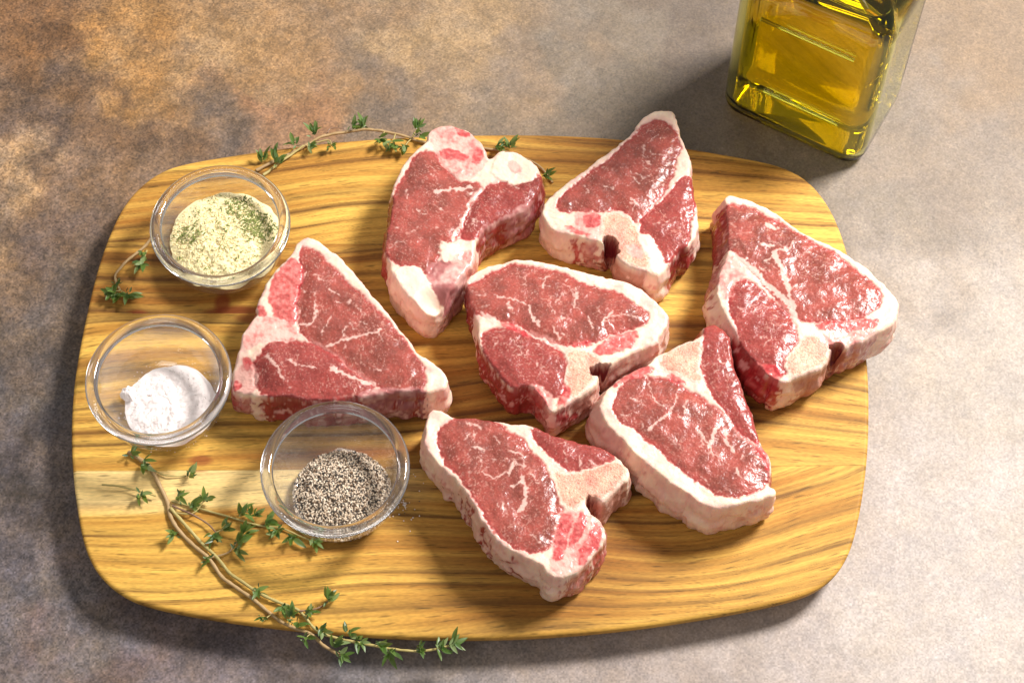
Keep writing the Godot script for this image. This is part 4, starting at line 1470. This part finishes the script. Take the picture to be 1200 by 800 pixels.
func sprig_data() -> Dictionary:
	return {
		long = {stems = [
			[1.3, [-158.8, 52.2, -153.9, 55.7, -149.4, 59.2, -145.2, 66.9, -141.1, 74.8, -139.3, 80.5, -136, 86.9, -128.9, 94, -122, 99.5, -116.2, 107.9, -110.2, 112.3, -103.4, 117.4, -97.7, 121.7, -90.3, 127.1, -79.6, 132, -74, 136.7, -67.8, 140.2]],
			[1.0, [-139.5, 77.9, -133, 85, -125.5, 93.2, -118.5, 99.5, -114, 105.7, -109.7, 109, -100.1, 115.2, -92.4, 118.5, -84.4, 122.4, -78, 129.6, -70.4, 133.5, -57.2, 136.3, -48.4, 138.1, -40, 139.1, -31.6, 138.4, -24.2, 136.7]],
			[0.6, [-138.5, 76.7, -130.5, 80.9, -123.7, 85, -119.9, 88.8]],
			[0.7, [-139.4, 74.1, -126.6, 77.9, -115.6, 81.3, -102.9, 85, -94.2, 86.1, -85.6, 90.2, -77.2, 93.6]],
			[0.6, [-122, 99.5, -115.2, 97.7, -112.3, 94.7, -110.4, 91.4]],
			[0.6, [-167.9, 67.6, -161.2, 68.4, -154.4, 70.3, -145.8, 72.6]],
			[0.45, [-148.2, 60.3, -142, 63, -132.6, 63]],
			[0.5, [-84.4, 122.4, -78.1, 121, -73.1, 117.7]],
			[0.45, [-137.2, 79.8, -129.9, 80.1, -125.4, 74.5]],
		], clusters = [[-157.1, 53.1, 4], [-151.7, 58.5, 6], [-132.4, 63.1, 5], [-152, 72.2, 5], [-136.5, 73.8, 5], [-130.4, 76.4, 6], [-125.3, 74.5, 6], [-136.4, 89.2, 3], [-120.7, 90.3, 9], [-116.8, 87.7, 6], [-110, 80.2, 6], [-105.8, 81.3, 6], [-99.7, 84.7, 7], [-95, 88.1, 7], [-89.7, 90.7, 5], [-108.8, 88.8, 5], [-110.9, 92.9, 6], [-111.7, 97, 4], [-122.4, 101, 3], [-79.9, 93.3, 7], [-102.1, 114.1, 3], [-90.8, 121.4, 6], [-87.9, 124.9, 7], [-73, 118.1, 7], [-80.6, 123.1, 5], [-75.8, 130.6, 6], [-86.1, 128.1, 3], [-69.8, 137.4, 5], [-67, 140.9, 6], [-65, 132.1, 5], [-60.5, 135.2, 6], [-52.1, 136.3, 6], [-48, 139.5, 5], [-36.9, 138.8, 6], [-28.5, 138.1, 6], [-23.5, 136.7, 5], [-98, 126, 2], [-81.7, 134.2, 3]]},
		top = {stems = [
			[1.0, [-113.9, -85.4, -102.9, -92.2, -96.2, -96.7, -91.8, -99.4, -84.3, -104, -75.2, -106.3, -66, -107.2, -57.6, -106.3, -47.5, -103.5, -39.8, -100.8, -22.9, -98.5, -3.8, -95.8, 11.4, -88.5, 18.2, -79.5]],
			[0.9, [-110.7, -83.1, -102, -90.8, -93.3, -98.5]],
			[0.4, [-82.8, -104.9, -81.4, -107.7, -76, -107.7]],
			[0.4, [-88.8, -99.9, -82.7, -101.7, -80.7, -99]],
		], clusters = [[-111.4, -90.1, 4], [-104.9, -88.3, 6], [-97, -98.8, 3], [-90.8, -96.5, 7], [-88.9, -104.3, 5], [-80.6, -97.9, 5], [-71.4, -107.5, 6], [-67.2, -108.9, 5], [-58.9, -101.1, 7], [-53.5, -98.8, 9], [-48.1, -97.4, 5], [-42.6, -107, 5], [-42.1, -102.9, 4], [-6.5, -96.9, 7], [-1.1, -96.9, 4], [15.2, -82.5, 5], [-105.9, -93.8, 2]]},
		small = {stems = [
			[0.9, [-157.7, -50.5, -162.1, -44.8, -167.2, -39.2, -170.5, -35, -172, -31.6, -171, -27.7, -169.1, -23.9]],
			[0.5, [-159.1, -44, -159.8, -40.1]],
		], clusters = [[-160.2, -36.9, 8], [-169.5, -21.3, 9], [-165, -20.8, 8], [-172.1, -22.5, 6], [-170.4, -27.6, 4], [-159.8, -41.7, 3]]},
	}

func table_colours() -> Array:
	return [
		[-226, -173, 0.19, 0.101, 0.048],
		[-181, -163, 0.32, 0.177, 0.068],
		[-140, -158, 0.334, 0.205, 0.098],
		[-111, -144, 0.311, 0.19, 0.093],
		[-213, -129, 0.139, 0.089, 0.06],
		[-181, -120, 0.173, 0.101, 0.056],
		[-225, -94, 0.421, 0.276, 0.159],
		[-198, -92, 0.208, 0.128, 0.076],
		[-141, -115, 0.164, 0.114, 0.08],
		[-106, -125, 0.276, 0.151, 0.08],
		[-68, -144, 0.184, 0.133, 0.093],
		[-32, -163, 0.32, 0.216, 0.118],
		[8, -163, 0.235, 0.17, 0.116],
		[40, -173, 0.198, 0.157, 0.118],
		[40, -139, 0.164, 0.128, 0.093],
		[81, -173, 0.149, 0.113, 0.086],
		[221, -163, 0.243, 0.171, 0.11],
		[195, -106, 0.243, 0.189, 0.144],
		[154, -83, 0.243, 0.196, 0.152],
		[204, -9, 0.37, 0.311, 0.258],
		[178, 72, 0.412, 0.35, 0.306],
		[172, 128, 0.434, 0.37, 0.325],
		[103, 132, 0.391, 0.325, 0.284],
		[34, 139, 0.32, 0.259, 0.224],
		[0, 139, 0.267, 0.22, 0.192],
		[-51, 142, 0.157, 0.136, 0.135],
		[-103, 135, 0.205, 0.164, 0.159],
		[-138, 124, 0.136, 0.106, 0.103],
		[-162, 132, 0.184, 0.13, 0.118],
		[-188, 110, 0.157, 0.128, 0.118],
		[-203, 72, 0.139, 0.109, 0.101],
		[-204, 25, 0.117, 0.094, 0.082],
		[-209, -17, 0.139, 0.101, 0.076],
		[-205, -52, 0.148, 0.096, 0.068],
		[-216, -52, 0.177, 0.119, 0.08],
		[0, -9, 0.227, 0.173, 0.138],
	]
